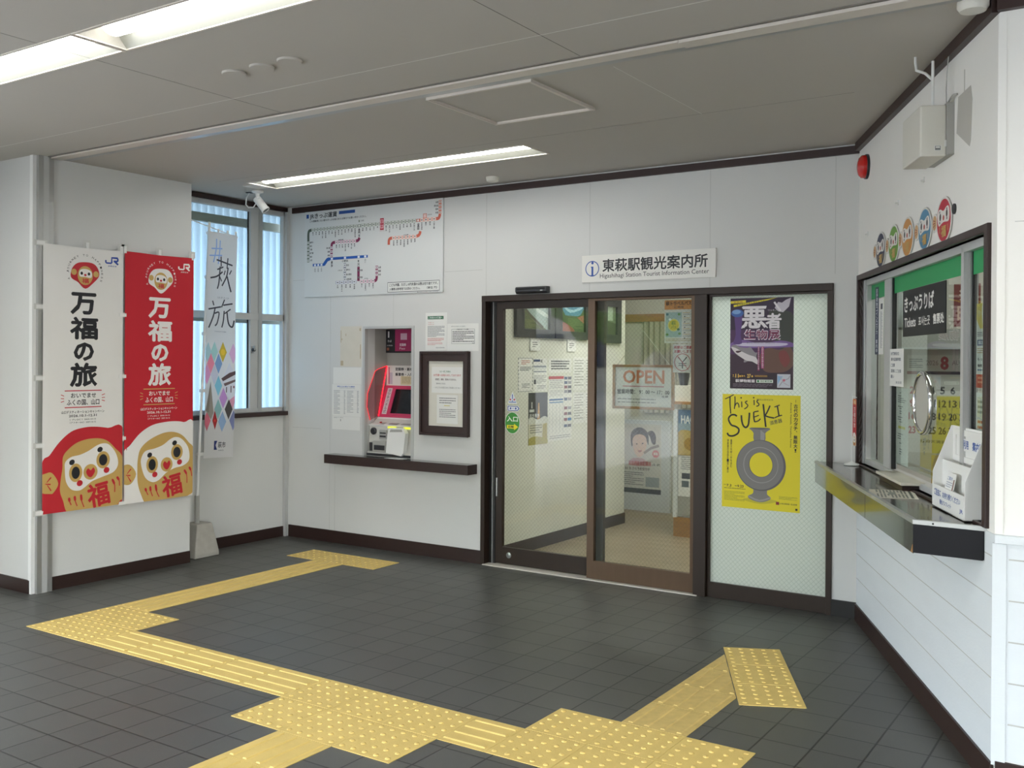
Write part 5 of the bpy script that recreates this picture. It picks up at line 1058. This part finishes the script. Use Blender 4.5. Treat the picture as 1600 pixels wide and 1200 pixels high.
def h5(c):
    c.rect(0, 0, .64, .045, '#b23a44'); c.para(.05, .06, .6, .20, 5, '#a9abb0', .4, 2); c.para(.05, .22, .6, .32, 5, '#b0b2b8', .4, 3); c.rect(.03, .35, .62, .375, '#3a6aa0'); c.rect(.03, .395, .62, .415, '#6a90b8')
    for x in (.03, .17, .32, .47, .61): c.rect(x, .42, x+.008, .88, '#9aa0a8')
    for y in (.0, .07, .14, .21, .33, .47, .56, .65, .75): c.rect(.66, y+.01, .8, y+.055, random.choice(['#8a5a6a', '#5a6a8a', '#9a9aa8'])); c.rect(.82, y+.01, .98, y+.055, random.choice(['#6a6a7a', '#4a7ab0', '#a0a0aa']))
    c.para(.05, .92, .95, .98, 2, '#9a9da2', .4, 3)
cv = Canvas(.39, .55); h5(cv); sheet_on('event_calendar', INL, 3.895, 4.285, .872, 1.422, cv, 'paper', 'long white event calendar with red and blue headings on the inner wall', 'poster', paper='paper')
for i, (y0, y1, z0, z1) in enumerate(((4.308, 4.51, 1.29, 1.585), (4.52, 4.72, 1.29, 1.585), (4.308, 4.51, 1.0, 1.28), (4.52, 4.72, 1.0, 1.28))):
    blank('text_sheet', y0, y1, z0, z1, ['upper left', 'upper right', 'lower left', 'lower right'][i]+' one of four pale text sheets right of the event calendar', 'notice', 'paper', lambda c: (c.para(.1, .08, .9, .9, 10, '#9a9c96', .35, 5)), fr=INL)
# back of the room: low white wall with a poster board, window and curtain
box('valance', INB, .655, 1.80, 1.965, 2.045, 0, .05, 'wood_light', label='light wooden curtain rail board at the back of the information centre', cat='curtain rail')
m = MB(); n = 90; vs = []
for j in range(2):
    for i in range(n+1):
        u = .93+.50*i/n; vs.append(INB.p(u, (1.02, 1.965)[j], .05+.018*math.sin(2*math.pi*u/.062)+.006*math.sin(37*u)))
m.add(vs, [(i, i+1, n+2+i, n+1+i) for i in range(n)], 'curtain', True); m.build('curtain', None, 'grey beige curtain hanging by the window behind the right door', 'curtain', fix=False)
MB().box(INB, .44, 1.26, 0, .94, .06, .10, 'panel_white').build('partition_board', None, 'low white partition board carrying the poster of a child', 'partition')
def k1(c):
    c.rect(.0, .0, 1, .93, '#dcdad4'); c.rect(.03, .03, .97, .55, '#d7d2ca'); c.vtext('二〇歳の記念', .06, .06, .12, .36, '#4a4a4c', .02); c.poly([(.34, .32), (.33, .14), (.45, .06), (.60, .06), (.71, .14), (.72, .30), (.66, .22), (.55, .15), (.42, .18), (.38, .30)], '#3a2c28', 4)
    c.poly([(.36, .26), (.42, .17), (.55, .15), (.66, .19), (.68, .30), (.62, .42), (.52, .48), (.42, .43)], '#ecc9b2', 4); c.poly([(.70, .12), (.80, .09), (.88, .16), (.87, .28), (.80, .27), (.75, .18)], '#3a2c28', 4); c.ell(.46, .29, .018, .014, '#2a201c'); c.ell(.59, .28, .018, .014, '#2a201c'); c.poly([(.48, .385), (.58, .38), (.53, .41)], '#a0504a', 2)
    c.poly([(.36, .50), (.62, .50), (.70, .60), (.30, .60)], '#c9a0a0', 2); c.line([(.62, .42), (.78, .34), (.95, .30)], .05, '#8a7a70'); c.ell(.88, .42, .075, .075, '#c9605a'); c.text('募集', .83, .40, .93, .44, '#eadfd8', .03)
    c.text('記念撮影体験講座', .28, .535, .78, .60, '#b04a4a', .03); c.text('in 萩・長門', .80, .56, .97, .595, '#3a3c40', .02); c.text('8/1 水 から予約受付中', .2, .625, .75, .67, '#5a4a44', .02); c.para(.06, .70, .62, .90, 7, '#75777a', .4, 3); c.rect(.66, .76, .96, .90, '#9aa2a4'); c.rect(0, .93, 1, 1, '#3d4148')
cv = Canvas(.515, .72); k1(cv); sheet_on('child_poster', INB.at(0, 0, .10), .650, 1.165, .18, .90, cv, '#dcdad4', 'white recruiting poster with a smiling child on the low partition', 'poster')
# brochure rack seen at the right edge of the right door
e = empty('brochure_rack', (2.1, 4.98, 0), 'tall white brochure rack on an orange wooden plinth behind the right door', 'rack')
R0 = Fr((0, 4.92, 0), (1, 0, 0), (0, 0, 1), (0, -1, 0))
box('plinth', R0, 1.835, 2.45, .0, .172, -.22, 0, 'wood_light', e); box('side_board', R0, 1.838, 1.872, .172, 1.13, -.22, .02, 'panel_white', e)
m = MB().box(R0, 1.872, 2.45, .172, 1.13, -.22, -.02, 'panel_white'); m.box(R0, 1.872, 2.45, .19, .36, -.02, -.005, 'plastic_grey'); m.build('rack_body', e)
box('wood_shelf', R0, 1.825, 2.47, 1.175, 1.20, -.26, .03, 'wood_light', e); box('upper_cabinet', R0, 1.84, 2.46, 1.20, 1.342, -.24, 0, 'plastic_cream', e)
def k2(c): c.rect(0, 0, 1, .55, '#5b7a9c'); c.text('HAGI', .1, .12, .6, .3, '#e6eaec', .03); c.rect(0, .3, 1, .55, '#8fa6b4'); c.poly([(0, .5), (.4, .45), (1, .55), (1, 1), (0, 1)], '#c3ab6a', 3); c.ell(.4, .75, .2, .2, '#a8863e')
cv = Canvas(.28, .40); k2(cv); sheet_on('brochure', R0, 1.876, 2.156, .825, 1.125, cv, '#6a8296', 'blue HAGI brochure in the rack behind the right door', 'brochure')
def k3(c): c.ell(.4, .07, .35, .1, '#c07aa0'); c.text('その萩温泉', .1, .14, .9, .2, '#55484a', .02); c.para(.1, .24, .9, .5, 7, '#8a8c90', .4, 4); c.rect(.12, .55, .4, .66, '#4a4f58'); c.rect(.5, .55, .9, .66, '#8a8f98'); c.rect(.12, .70, .36, .82, '#5f6a70'); c.rect(.42, .72, .9, .84, '#4a6a80')
cv = Canvas(.28, .46); k3(cv); sheet_on('brochure', R0.at(0, 0, -.003), 1.878, 2.158, .36, .82, cv, 'paper', 'white brochure with a pink bubble below the blue one in the rack', 'brochure', paper='paper')
e = empty('plant_pot', (1.93, 4.98, 1.342), 'dark pot on top of the brochure rack', 'pot'); MB().lathe((1.90, 4.98, 1.342), (0, 0, 1), [(.035, 0), (.055, .11), (.05, .11), (.045, .08), (0, .08)], 'plastic_dark').build('pot', e)
for i, (x, y) in enumerate(((2.0, 4.6), (2.9, 4.0))):
    m = MB().box(W, x-.6, x+.6, y-.12, y+.12, 2.56, 2.6, 'lamp_office_added'); m.build('added_office_lamp', None, f'unseen ceiling lamp added inside the information centre, {["far", "near"][i]} one', 'ceiling light', 'added lamps inside the information centre')  # unseen lamps, added to brighten the room behind the doors

# ================================================================ TICKET WALL
def TP(s_, n_, z=0): return TICK.p(s_, z, n_)
TF = Fr(T0, TV, TN, (0, 0, 1))                      # plan frame: u along the wall, v into the hall, w up
# counter
e = empty('ticket_counter', TP(1.1, .1, .815), 'long dark counter with metal edging below the ticket window', 'counter')
plan = [(-.128, .226), (2.17, .226), (2.297, .006), (-.018, .006)]
MB().prism(TF, plan, .82, .940, 'laminate_black').build('core', e)
ins = [(-.105, .214), (2.163, .214), (2.275, .012), (-.02, .012)]
MB().prism(TF, ins, .940, .9445, 'laminate_dark').build('counter_top', e, label='glossy dark counter top')
m = MB(); m.box(TF, -.128, 2.17, .226, .229, .815, .932, 'laminate_front'); m.box(TF, 1.299, 1.302, .229, .2295, .815, .932, 'rubber'); m.build('front_panel', e, label='reflective metal front panel')
m = MB().prism(TF, [(-.132, .232), (2.173, .232), (2.166, .212), (-.115, .212)], .930, .9475, 'alu'); m.build('edge_strip', e, bevel=.001, label='bright aluminium edge strip')
p, q = TF.p(2.172, .230), TF.p(2.303, .0); ed = Fr(p, (q-p).normalized(), (0, 0, 1), -(q-p).normalized().cross(Vector((0, 0, 1)))); L_ = (q-p).length
if ed.w.y > 0: ed.w = -ed.w
m = MB().box(ed, 0, L_+.075, .930, .9475, -.018, .003, 'alu_matt'); m.cyl(ed.p(.075, .9385, .002), ed.p(.075, .9385, .0045), .004, 'rubber', n=10); m.build('end_strip', e, bevel=.001)
MB().box(ed, 0, L_-.012, .818, .930, -.002, .0, 'laminate_black').build('end_panel', e)
MB().prism(Fr(TF.p(2.17, .2295), -TV, (0, 0, 1), TN), [(0, .817), (.028, .818), (.004, .85), (0, .85)], 0, .0012, 'wood_light').build('chip', e, label='bare wood showing at the broken corner')
# inner counter shelf behind the glass
m = MB().prism(TF, [(.03, -.12), (2.29, -.12), (2.29, -.55), (.55, -.55)], .93, .955, 'plastic_grey'); m.build('office_desk', None, 'grey desk just behind the ticket window glass', 'desk')
# coin tray block
e = empty('cash_tray', TP(1.03, -.02, .945), 'marble topped cash tray block on the counter under the ticket glass', 'tray')
MB().box(TF, .80, 1.275, -.048, .052, .9455, .973, 'wood_dark').build('tray_base', e)
MB().box(TF, .77, 1.30, -.049, .064, .973, .988, 'marble').build('tray_top', e, bevel=.003)
# newspaper / leaflet lying on the counter
cv = Canvas(.30, .20); cv.rect(.05, .08, .95, .14, '#5c6058'); cv.para(.05, .2, .48, .9, 9, '#6d7068', .5, 3); cv.para(.52, .2, .95, .9, 9, '#6d7068', .5, 4); cv.rect(.3, .45, .6, .6, '#8f9288')
q0 = TF.p(1.29, -.02, .9448); uu = (TV*.98+TN*.17).normalized(); vv = (TN*.98-TV*.17).normalized()
cv.build('timetable_sheet', Fr(TF.p(1.27, .0, .9452)+vv*0, uu, -vv, (0, 0, 1)), 'paper_old', None, th=.0015, label='printed timetable sheet lying on the dark counter', cat='leaflet', paper='paper_old')
# brochure holder
e = empty('leaflet_holder', TP(1.97, .0, .9475), 'white stepped leaflet holder with blue lettering at the right end of the counter', 'holder')
HF = Fr(TF.p(1.75, .045, .9478), TV, (0, 0, 1), -TN)     # u along wall, v up, w away from the hall
side = [(0, 0), (.088, 0), (.088, .36), (.075, .36), (.0, .085)]
SIDE = Fr(HF.o, HF.w, HF.v, HF.u)
side = [(0, 0), (.088, 0), (.088, .345), (.076, .345), (.002, .15), (0, .10)]
for nm, a in (('side_panel', 0), ('side_panel', .434)): MB().prism(SIDE, side, a, a+.006, 'plastic_white').build(nm, e, bevel=.001)
box('back_panel', HF, .004, .436, 0, .345, .082, .088, 'plastic_white', e); box('front_lip', HF, .006, .434, 0, .095, .0, .005, 'plastic_white', e)
box('middle_lip', HF, .006, .434, .0, .20, .040, .045, 'plastic_white', e); box('base', HF, .0, .44, 0, .004, .0, .088, 'rubber', e)
m = MB().sheet(HF, .03, .41, .20, .335, [(.06, .38, .225, .31)], .076, .082, 'plastic_white'); m.build('recess', e)
cv = Canvas(.42, .085); cv.text('ご自由に', .06, .10, .28, .45, '#3a5a9c', .03); cv.text('お持ち帰りください', .34, .14, .90, .44, '#3a5a9c', .03); cv.text('観光パンフレット', .25, .56, .62, .80, '#3a5a9c', .02); cv.text('JR', .88, .60, .98, .82, '#2a4a9c', .04)
cv.build('front_lettering', Fr(HF.p(.01, .09, 0), HF.u, HF.v, -HF.w), 'plastic_white', e, th=.0006, paper='plastic_white')
cv = Canvas(.30, .05); cv.text('ご利用', .05, .1, .38, .8, '#3a5a9c', .04); cv.text('案内図', .55, .1, .95, .8, '#3a5a9c', .04)
cv.build('top_lettering', Fr(HF.p(.12, .300, .076), HF.u, HF.v, -HF.w), 'plastic_white', e, th=.0006, paper='plastic_white')
cv = Canvas(.11, .075); cv.text('ご案内', .1, .2, .7, .4, '#7a8ab0', .01); cv.para(.1, .5, .8, .85, 3, '#9aa0b0', .4, 2); cv.rect(.84, .3, .96, .98, '#7a5a50')
cv.build('leaflet', Fr(HF.p(.16, .16, .022), HF.u, (HF.v*.97+HF.w*.2).normalized(), -(HF.w*.97-HF.v*.2).normalized()), 'paper', None, th=.003, label='small white card standing in the front pocket of the leaflet holder', cat='leaflet', paper='paper')
# miniature banner
e = empty('mini_banner', TP(.11, .06, .9475), 'miniature red banner on a thin white pole at the far end of the counter', 'banner')
c0_ = TF.p(.10, .055, .9478)
MB().lathe(c0_, (0, 0, 1), [(.045, 0), (.045, .006), (.012, .014), (.006, .022)], 'plastic_white').build('base', e)
MB().cyl(c0_+Vector((0, 0, .015)), c0_+Vector((.003, 0, .43)), .0035, 'plastic_white', n=10).build('pole', e)
du_ = TV.copy()
MB().cyl(c0_+Vector((.003, 0, .41)), c0_+Vector((.003, 0, .405))+du_*.115, .002, 'plastic_white', n=8).build('crossbar', e)
cv = Canvas(.10, .275); cv.rect(0, 0, 1, .13, '#d0703a'); cv.text('福', .2, .03, .8, .11, '#e8d8b0', .02); cv.vtext('万福の旅', .3, .18, .75, .62, '#ece4e0', .03)
cv.poly([(0, .86), (.2, .76), (.5, .72), (.85, .76), (1.0, .86), (1, 1), (0, 1)], WHT, 3); cv.poly([(.2, .88), (.5, .8), (.9, .86), (.9, 1), (.2, 1)], GOLD, 2); cv.poly([(.28, .85), (.55, .82), (.8, .86), (.75, .93), (.3, .93)], WHT, 2); cv.ell(.42, .885, .05, .05, BLK); cv.ell(.66, .88, .05, .05, BLK); cv.text('福', .4, .94, .7, .99, RED, .03)
mf = Fr(c0_+Vector((.005, 0, .395)), du_, (0, 0, 1), du_.cross(Vector((0, 0, 1)))*1)
if mf.w.dot(TN) < 0: mf.w = -mf.w
cv.build('cloth', mf, '#b8202c', e, th=.001)
for z in (.395, .30, .19, .12): box('pole_loop', mf, -.008, .012, z-.395-.006, z-.395+.0, .0012, .003, 'plastic_white', e)
# round speaking grille
GP = G3.at(0, 0, .004)
e = empty('speaking_grille', GP.p(1.243, 1.21, 0), 'round chrome ringed speaking grille in the ticket glass', 'grille')
MB().torus(GP.p(1.243, 1.366, .006), GP.w, .143, .012, 'chrome').build('ring', e)
m = MB(); m.cyl(GP.p(1.243, 1.366, -.002), GP.p(1.243, 1.366, .003), .136, 'plastic_cream', n=40)
for i in range(24):
    x = -.125+.0109*i; h = math.sqrt(max(0, .13**2-x*x)); m.box(GP, 1.243+x-.0012, 1.243+x+.0012, 1.366-h, 1.366+h, .003, .0042, 'plastic_grey')
m.build('mesh', e)
# sign on the glass
cv = Canvas(.744, .235); cv.text('きっぷうりば', .04, .14, .75, .47, '#eceae6', .03); cv.text('Tickets', .045, .60, .33, .80, '#eceae6', .02); cv.text('표사는곳', .40, .61, .665, .80, '#eceae6', .01); cv.text('售票处', .735, .60, .965, .80, '#eceae6', .03)
sheet_on('ticket_sign', GP, .856, 1.600, 1.690, 1.927, cv, '#151517', 'black きっぷうりば Tickets sign on the ticket window glass', 'sign', th=.004)
# papers on and behind the glass
blank('glass_notice', .645, .932, 1.434, 1.631, 'white notice of five blue grey lines taped to the glass beside the speaking grille', 'notice', 'paper', lambda c: [c.text(t, .08, .08+.155*i, .08+w_, .17+.155*i, '#5a6272', .01) for i, (t, w_) in enumerate((('お客様各位', .6), ('車内混雑時間', .72), ('ご注意', .3), ('混雑にご注意', .75), ('願い', .25)))] and c.text('東萩駅', .45, .86, .88, .93, '#5a6272'), fr=TICK.at(0, 0, -.034))
def n2_(c):
    for y, w_ in ((.06, .12), (.10, .3), (.13, .5), (.155, .7), (.18, .6), (.24, .45), (.265, .2), (.30, .2), (.33, .2), (.38, .4), (.41, .3), (.44, .25), (.60, .45), (.63, .3), (.66, .3), (.72, .2), (.80, .25), (.83, .25), (.86, .2)): c.para(.1+.15*(w_ < .3), y, .1+.15*(w_ < .3)+w_, y+.014, 1, '#50565c', .8, int(y*100))
    c.rect(.15, .50, .75, .535, '#d6cf5a')
blank('price_list', .665, .90, 1.022, 1.425, 'tall white price list with a yellow highlighted row behind the ticket glass', 'notice', 'paper', n2_, fr=G3.at(0, 0, -.012))
cv = Canvas(.082, .39); cv.vtext('お手荷物コインロッカー案内中', .28, .02, .76, .98, '#dfe4ea', .02); sheet_on('vertical_sign', G3.at(0, 0, .003), .202, .284, 1.608, 1.995, cv, 'navy', 'narrow navy vertical sign with white letters in the left pane', 'sign', paper='navy')
def n3_(c):
    c.rect(.4, .1, .85, .2, '#4a4e55')
    for i in range(30): c.rect(.35, .24+.022*i, .35+.5*(.6+.4*((i*7) % 5)/5), .25+.022*i, '#8a8f96')
blank('ruled_strip', .295, .405, 1.605, 1.925, 'narrow ruled paper strip beside the navy vertical sign', 'notice', 'paper', n3_, fr=G3.at(0, 0, .003))
def n4_(c):
    c.poly([(0, 0), (1, 0), (1, .30), (.2, .30), (0, .18)], '#d9c465'); c.ell(.68, .12, .38, .38, '#e4e6e2'); c.ell(.68, .10, .2, .2, '#3a6aa0'); c.vtext('フリーきっぷ', .52, .05, .86, .27, '#39587c', .02)
    c.para(.05, .34, .95, .40, 3, '#6a6d70', .5, 3); c.rect(.05, .43, .95, .50, '#2f4a6e'); c.text('案内', .1, .44, .5, .49, '#dfe4ea', .02); c.para(.05, .53, .95, .60, 3, '#a58a4a', .5, 4)
    c.text('もっと楽しむ', .08, .64, .95, .68, '#33363a', .03); c.text('観光の', .08, .72, .9, .755, '#33363a', .03); c.para(.08, .78, .95, .81, 1, '#4a6a90', .6, 6); c.rect(.0, .84, 1, 1, '#c9502c'); c.para(.1, .87, .9, .97, 2, '#e8a080', .5, 7)
blank('leaflet_poster', 1.966, 2.18, 1.46, 1.80, 'colourful leaflet with yellow top and orange foot behind the right hand pane', 'poster', 'paper', n4_, fr=G3.at(0, 0, -.01))
blank('lower_leaflet', 1.968, 2.18, 1.13, 1.44, 'pale leaflet with red lines below the orange footed one in the right hand pane', 'notice', 'paper', lambda c: (c.para(.1, .1, .9, .3, 3, '#8a8f94', .5, 3), c.para(.1, .36, .9, .5, 2, '#c9604a', .5, 4), c.para(.1, .6, .9, .9, 4, '#8a8f94', .5, 5)), fr=G3.at(0, 0, -.01))
# calendar hanging on the office back wall
OBK = Fr((0, 3.32, 0), (1, 0, 0), (0, 0, 1), (0, -1, 0))
def cal(c):
    c.rect(0, 0, 1, .022, '#c9c7bf'); c.text('2026', .27, .075, .44, .125, '#9a9a94', .02); c.text('8', .475, .04, .575, .165, '#b02436', .05); c.text('AUG', .63, .075, .78, .12, '#9a9a94', .03)
    c.para(.03, .06, .22, .16, 5, '#7a7c7c', .5, 3); c.rect(0, .185, 1, .215, '#4a4550'); c.rect(0, .185, .14, .215, '#8a3a40')
    days = [(1, 6, 0)]+[(d, (d-2) % 7, 1+(d-2)//7) for d in range(2, 32)]
    yy = [.27, .375, .505, .635, .775]
    for d, col, row in days:
        if row > 4: continue
        x = .075+.142*col; y = yy[min(row, 4)]; k = '#b04048' if col == 0 else '#4a6aa0' if col == 6 else '#3a3c3c'; w_ = .03 if d < 10 else .05
        c.text(str(d), x-w_, y-.035, x+w_, y+.035, k, .05)
    for i in range(1, 6): c.rect(0, .215+.13*i, 1, .217+.13*i, '#c0bfb8')
    c.text('防府天満宮', .2, .87, .55, .90, '#55585a', .02)
cv = Canvas(.415, .62); cal(cv)
cvs = cv.items; cv.items = []; cv.k = 0; cv.poly([(.42, .425), (1, .425), (1, 1), (.36, 1), (.36, .80), (.42, .78)], '#d9d06a'); cv.items += [(a, b, c_, k+1) for a, b, c_, k in cvs]
sheet_on('wall_calendar', OBK, 4.132, 4.547, 1.00, 1.62, cv, '#dcdad2', 'large month calendar with red 8 and yellow lower half on the office wall', 'calendar')
m = MB().box(OBK, 4.07, 5.2, 1.64, 1.76, 0, .16, 'plastic_grey'); m.box(OBK, 4.07, 5.2, 1.64, 1.652, .16, .165, 'alu'); m.build('office_shelf', None, 'grey wall shelf above the office calendar', 'shelf')
for i, (a, b, h_, c_) in enumerate(((4.16, 4.20, .15, 'green'), (4.22, 4.26, .16, 'plastic_white'), (4.275, 4.31, .14, 'plastic_grey'))): box('file_binder', OBK, a, b, 1.76, 1.76+h_, .05, .15, c_, label=['green', 'white', 'grey'][i]+' file binder standing on the office shelf', cat='binder', group='binders on the office shelf')
def rp(c): c.rect(0, .0, 1, 1, '#7a3a34'); c.text('祭', .2, .08, .85, .4, '#d9c7b8', .04); c.text('日本', .15, .5, .9, .85, '#c9a890', .04)
cv = Canvas(.15, .26); rp(cv); sheet_on('red_poster', OBK, 4.40, 4.55, 1.78, 2.04, cv, '#7a3a34', 'dark red poster behind the ticket sign on the office wall', 'poster')
m = MB().sheet(OBK, 4.075, 4.36, 1.78, 2.3, [(4.11, 4.325, 1.80, 2.27)], 0, .04, 'panel_white'); m.box(OBK, 4.11, 4.325, 1.80, 2.27, 0, .01, 'plastic_grey'); m.build('office_cupboard', None, 'white framed cupboard door behind the ticket sign', 'cupboard')
# small things behind the glass
e = empty('yellow_card', TP(1.02, -.14, .955), 'upright narrow yellow card behind the marble tray', 'card'); box('card', TF, 1.05, 1.052, -.20, -.14, .955, 1.10, 'tactile', e)
e = empty('desk_bell', TP(1.36, -.18, .955), 'shiny chrome dome behind the ticket glass', 'bell')
MB().lathe(TP(1.36, -.18, .955), (0, 0, 1), [(.045, 0), (.045, .01), (.015, .015), (.012, .05), (.03, .07), (.042, .10), (.03, .135), (0, .145)], 'chrome').build('dome', e)
m = MB().prism(Fr(TF.p(1.15, -.38, .955), TV, (0, 0, 1), TN), [(0, 0), (.22, 0), (.26, .16), (.04, .20)], 0, .12, 'plastic_dark'); m.build('ticket_printer', None, 'dark sloping ticket printer on the office desk', 'printer', bevel=.004)
m = MB().prism(Fr(TF.p(1.56, -.12, .955), TV, (0, 0, 1), TN), [(0, 0), (.19, 0), (.19, .20), (.02, .235)], 0, .012, 'paper'); m.build('display_card', None, 'white display card standing behind the glass beside the holder', 'card')
m = MB().box(W, 4.5, 5.7, 2.2, 2.38, 2.56, 2.6, 'lamp_office_added'); m.build('added_office_lamp', None, 'unseen ceiling lamp added inside the ticket office', 'ceiling light')  # unseen lamp, added so the office behind the glass is lit
# daruma stickers above the window
def daru(i, s_, col, cn, last):
    cv = Canvas(.28, .20); mf_ = TICK.at(s_-.170, 2.272, .0)
    body = [(.60+.395*math.cos(2*math.pi*k/28), .5+.5*math.sin(2*math.pi*k/28)) for k in range(28)]; m = MB()
    tail = [(.24, .46), (.17, .29), (.02, .29), (-.06, .48), (.02, .67), (.17, .65)]
    w_ = ink('#dcdad4'); P = lambda pts: [(x*.28, -y*.20) for x, y in pts]
    m.prism(mf_, P(body), 0.004, .007, w_); m.prism(mf_, P(spline(tail, 3)), 0.003, .006, w_)
    cv.poly([(.60+.355*math.cos(2*math.pi*k/28), .5+.455*math.sin(2*math.pi*k/28)) for k in range(28)], col)
    cv.poly([(.30, .30), (.36, .24), (.46, .25), (.54, .29), (.62, .29), (.72, .24), (.82, .23), (.88, .30), (.90, .44), (.86, .55), (.76, .56), (.60, .54), (.46, .57), (.36, .60), (.30, .52), (.28, .40)], '#e4e0da', 3)
    for x, y in ((.42, .41), (.76, .38)): cv.ell(x, y, .042, .058, '#26221f')
    cv.ell(.60, .45, .042, .042, '#b04a3c')
    for x, y in ((.40, .30), (.77, .285), (.41, .53), (.78, .49)): cv.ell(x, y, .022, .02, '#3a302c')
    cv.text('福', .50, .62, .74, .86, GOLD, .05)
    for x in (.40, .44, .82, .86): cv.line([(x, .62), (x+.01, .76)], .012, GOLD)
    for pts, fs, c_, kk in cv.items: m.add([mf_.p(x*.28, -y*.20, .0072+.0002*kk) for x, y in pts], fs, ink(c_))
    t = [(.22, .46), (.15, .33), (.04, .33), (-.02, .48), (.04, .62), (.15, .61)]; m.add([mf_.p(x*.28, -y*.2, .0064) for x, y in spline(t, 3)], [list(range(18))], ink('#c9a070'))
    for dy in (-.06, 0, .06): m.add([mf_.p(x*.28, -y*.2, .0067) for x, y in ((.02, .475+dy*1.3), (.14, .47+dy*.6), (.14, .49+dy*.6), (.02, .495+dy*1.3))], [[0, 1, 2, 3]], ink('#8a3a2c'))
    m.build('daruma_cutout', None, f'{cn} daruma cutout on the wall above the ticket window', 'cutout', 'daruma cutouts above the ticket window', fix=False)
for i, (s_, col, cn) in enumerate(((.585, '#34364c', 'dark navy'), (.875, '#6a9a3c', 'green'), (1.150, '#c98f4a', 'orange'), (1.455, '#4f87a8', 'blue'), (1.755, '#b8283c', 'red'))): daru(i, s_, col, cn, i == 4)
MB().lathe(TICK.p(1.885, 2.20, 0), TICK.w, [(.022, 0), (.022, .006), (.018, .008), (0, .008)], 'plastic_dark').build('tail_shadow', None, 'small dark disc standing for the tail shadow beside the red daruma cutout', 'shadow_disc')  # dark disc stands in for the shadow of the cutout's fish tail
for i, (s_, z) in enumerate(((.24, 2.305), (.95, 2.375), (1.42, 2.405))):
    m = MB().box(TICK, s_-.008, s_+.008, z-.012, z+.012, 0, .006, 'plastic_white'); m.cyl(TICK.p(s_, z-.004, .006), TICK.p(s_, z-.004, .018), .004, 'plastic_white', n=8); m.build('wall_hook', None, ['small white hook on the ticket wall nearest the red alarm', 'small white hook on the ticket wall, middle one', 'small white hook on the ticket wall above the blue cutout'][i], 'hook', 'white hooks on the ticket wall')
# alarm bell
e = empty('fire_alarm_lamp', TICK.p(.21, 2.70, 0), 'round red alarm lamp in the corner under the brown trim', 'alarm lamp')
MB().lathe(TICK.p(.21, 2.70, 0), TICK.w, [(.072, 0), (.072, .014), (.066, .016)], 'plastic_dark', 32).build('base', e)
MB().lathe(TICK.p(.21, 2.70, .014), TICK.w, [(.068, 0), (.066, .020), (.05, .036), (.02, .044), (0, .045)], 'red_gloss', 32).build('lens', e)
# junction box with pipes and the patch of old paint
e = empty('speaker_box', TICK.p(1.715, 2.42, 0), 'cream metal box fixed high on the wall above the ticket window', 'box')
box('box_body', TICK, 1.57, 1.862, 2.425, 2.640, .03, .135, 'plastic_cream', e, bevel=.006); box('back_plate', TICK, 1.58, 1.87, 2.43, 2.648, .0, .03, 'plastic_grey', e)
cv = Canvas(.028, .022); cv.rect(.1, .1, .9, .9, '#7a7c7a'); cv.rect(.2, .2, .8, .5, '#e3e3de')
SF = Fr(TICK.p(1.8625, 2.47, .05), TICK.w, (0, 0, 1), TICK.u)
cv.build('rating_label', SF, '#e3e3de', e, th=.0008); box('rating_label', SF, -.032, -.012, -.005, .022, 0, .0008, 'paper', e)
m = MB().cyl(TICK.p(1.84, 2.64, .08), TICK.p(1.84, 2.83, .08), .006, 'plastic_white', n=10); m.tube([TICK.p(1.84, 2.75, .08), TICK.p(1.80, 2.79, .10), TICK.p(1.74, 2.82, .12), TICK.p(1.72, 2.86, .12), TICK.p(1.72, 2.884, .12)], .006, 'plastic_white', 8); m.tube([TICK.p(1.86, 2.645, .03), TICK.p(1.855, 2.70, .03), TICK.p(1.865, 2.78, .03), TICK.p(1.885, 2.834, .03)], .0025, 'plastic_grey', 6); m.tube([TICK.p(1.85, 2.652, .02), TICK.p(1.90, 2.67, .015), TICK.p(1.93, 2.665, .008)], .004, 'plastic_grey', 6); m.build('cable_pipe', e)
m = MB().prism(TICK, [(1.90, 2.51), (2.07, 2.42), (2.085, 2.44), (2.10, 2.60), (2.08, 2.66), (1.92, 2.655)], 0, .0008, 'wall_patch' if 'wall_patch' in M else mat('wall_patch', '#bab7af', .6, var=.06)); m.box(TICK, 1.995, 2.005, 2.655, 2.745, 0, .0008, 'wall_patch'); m.build('paint_patch', None, 'greyish patch of bare paint on the wall right of the cream box', 'paint patch')
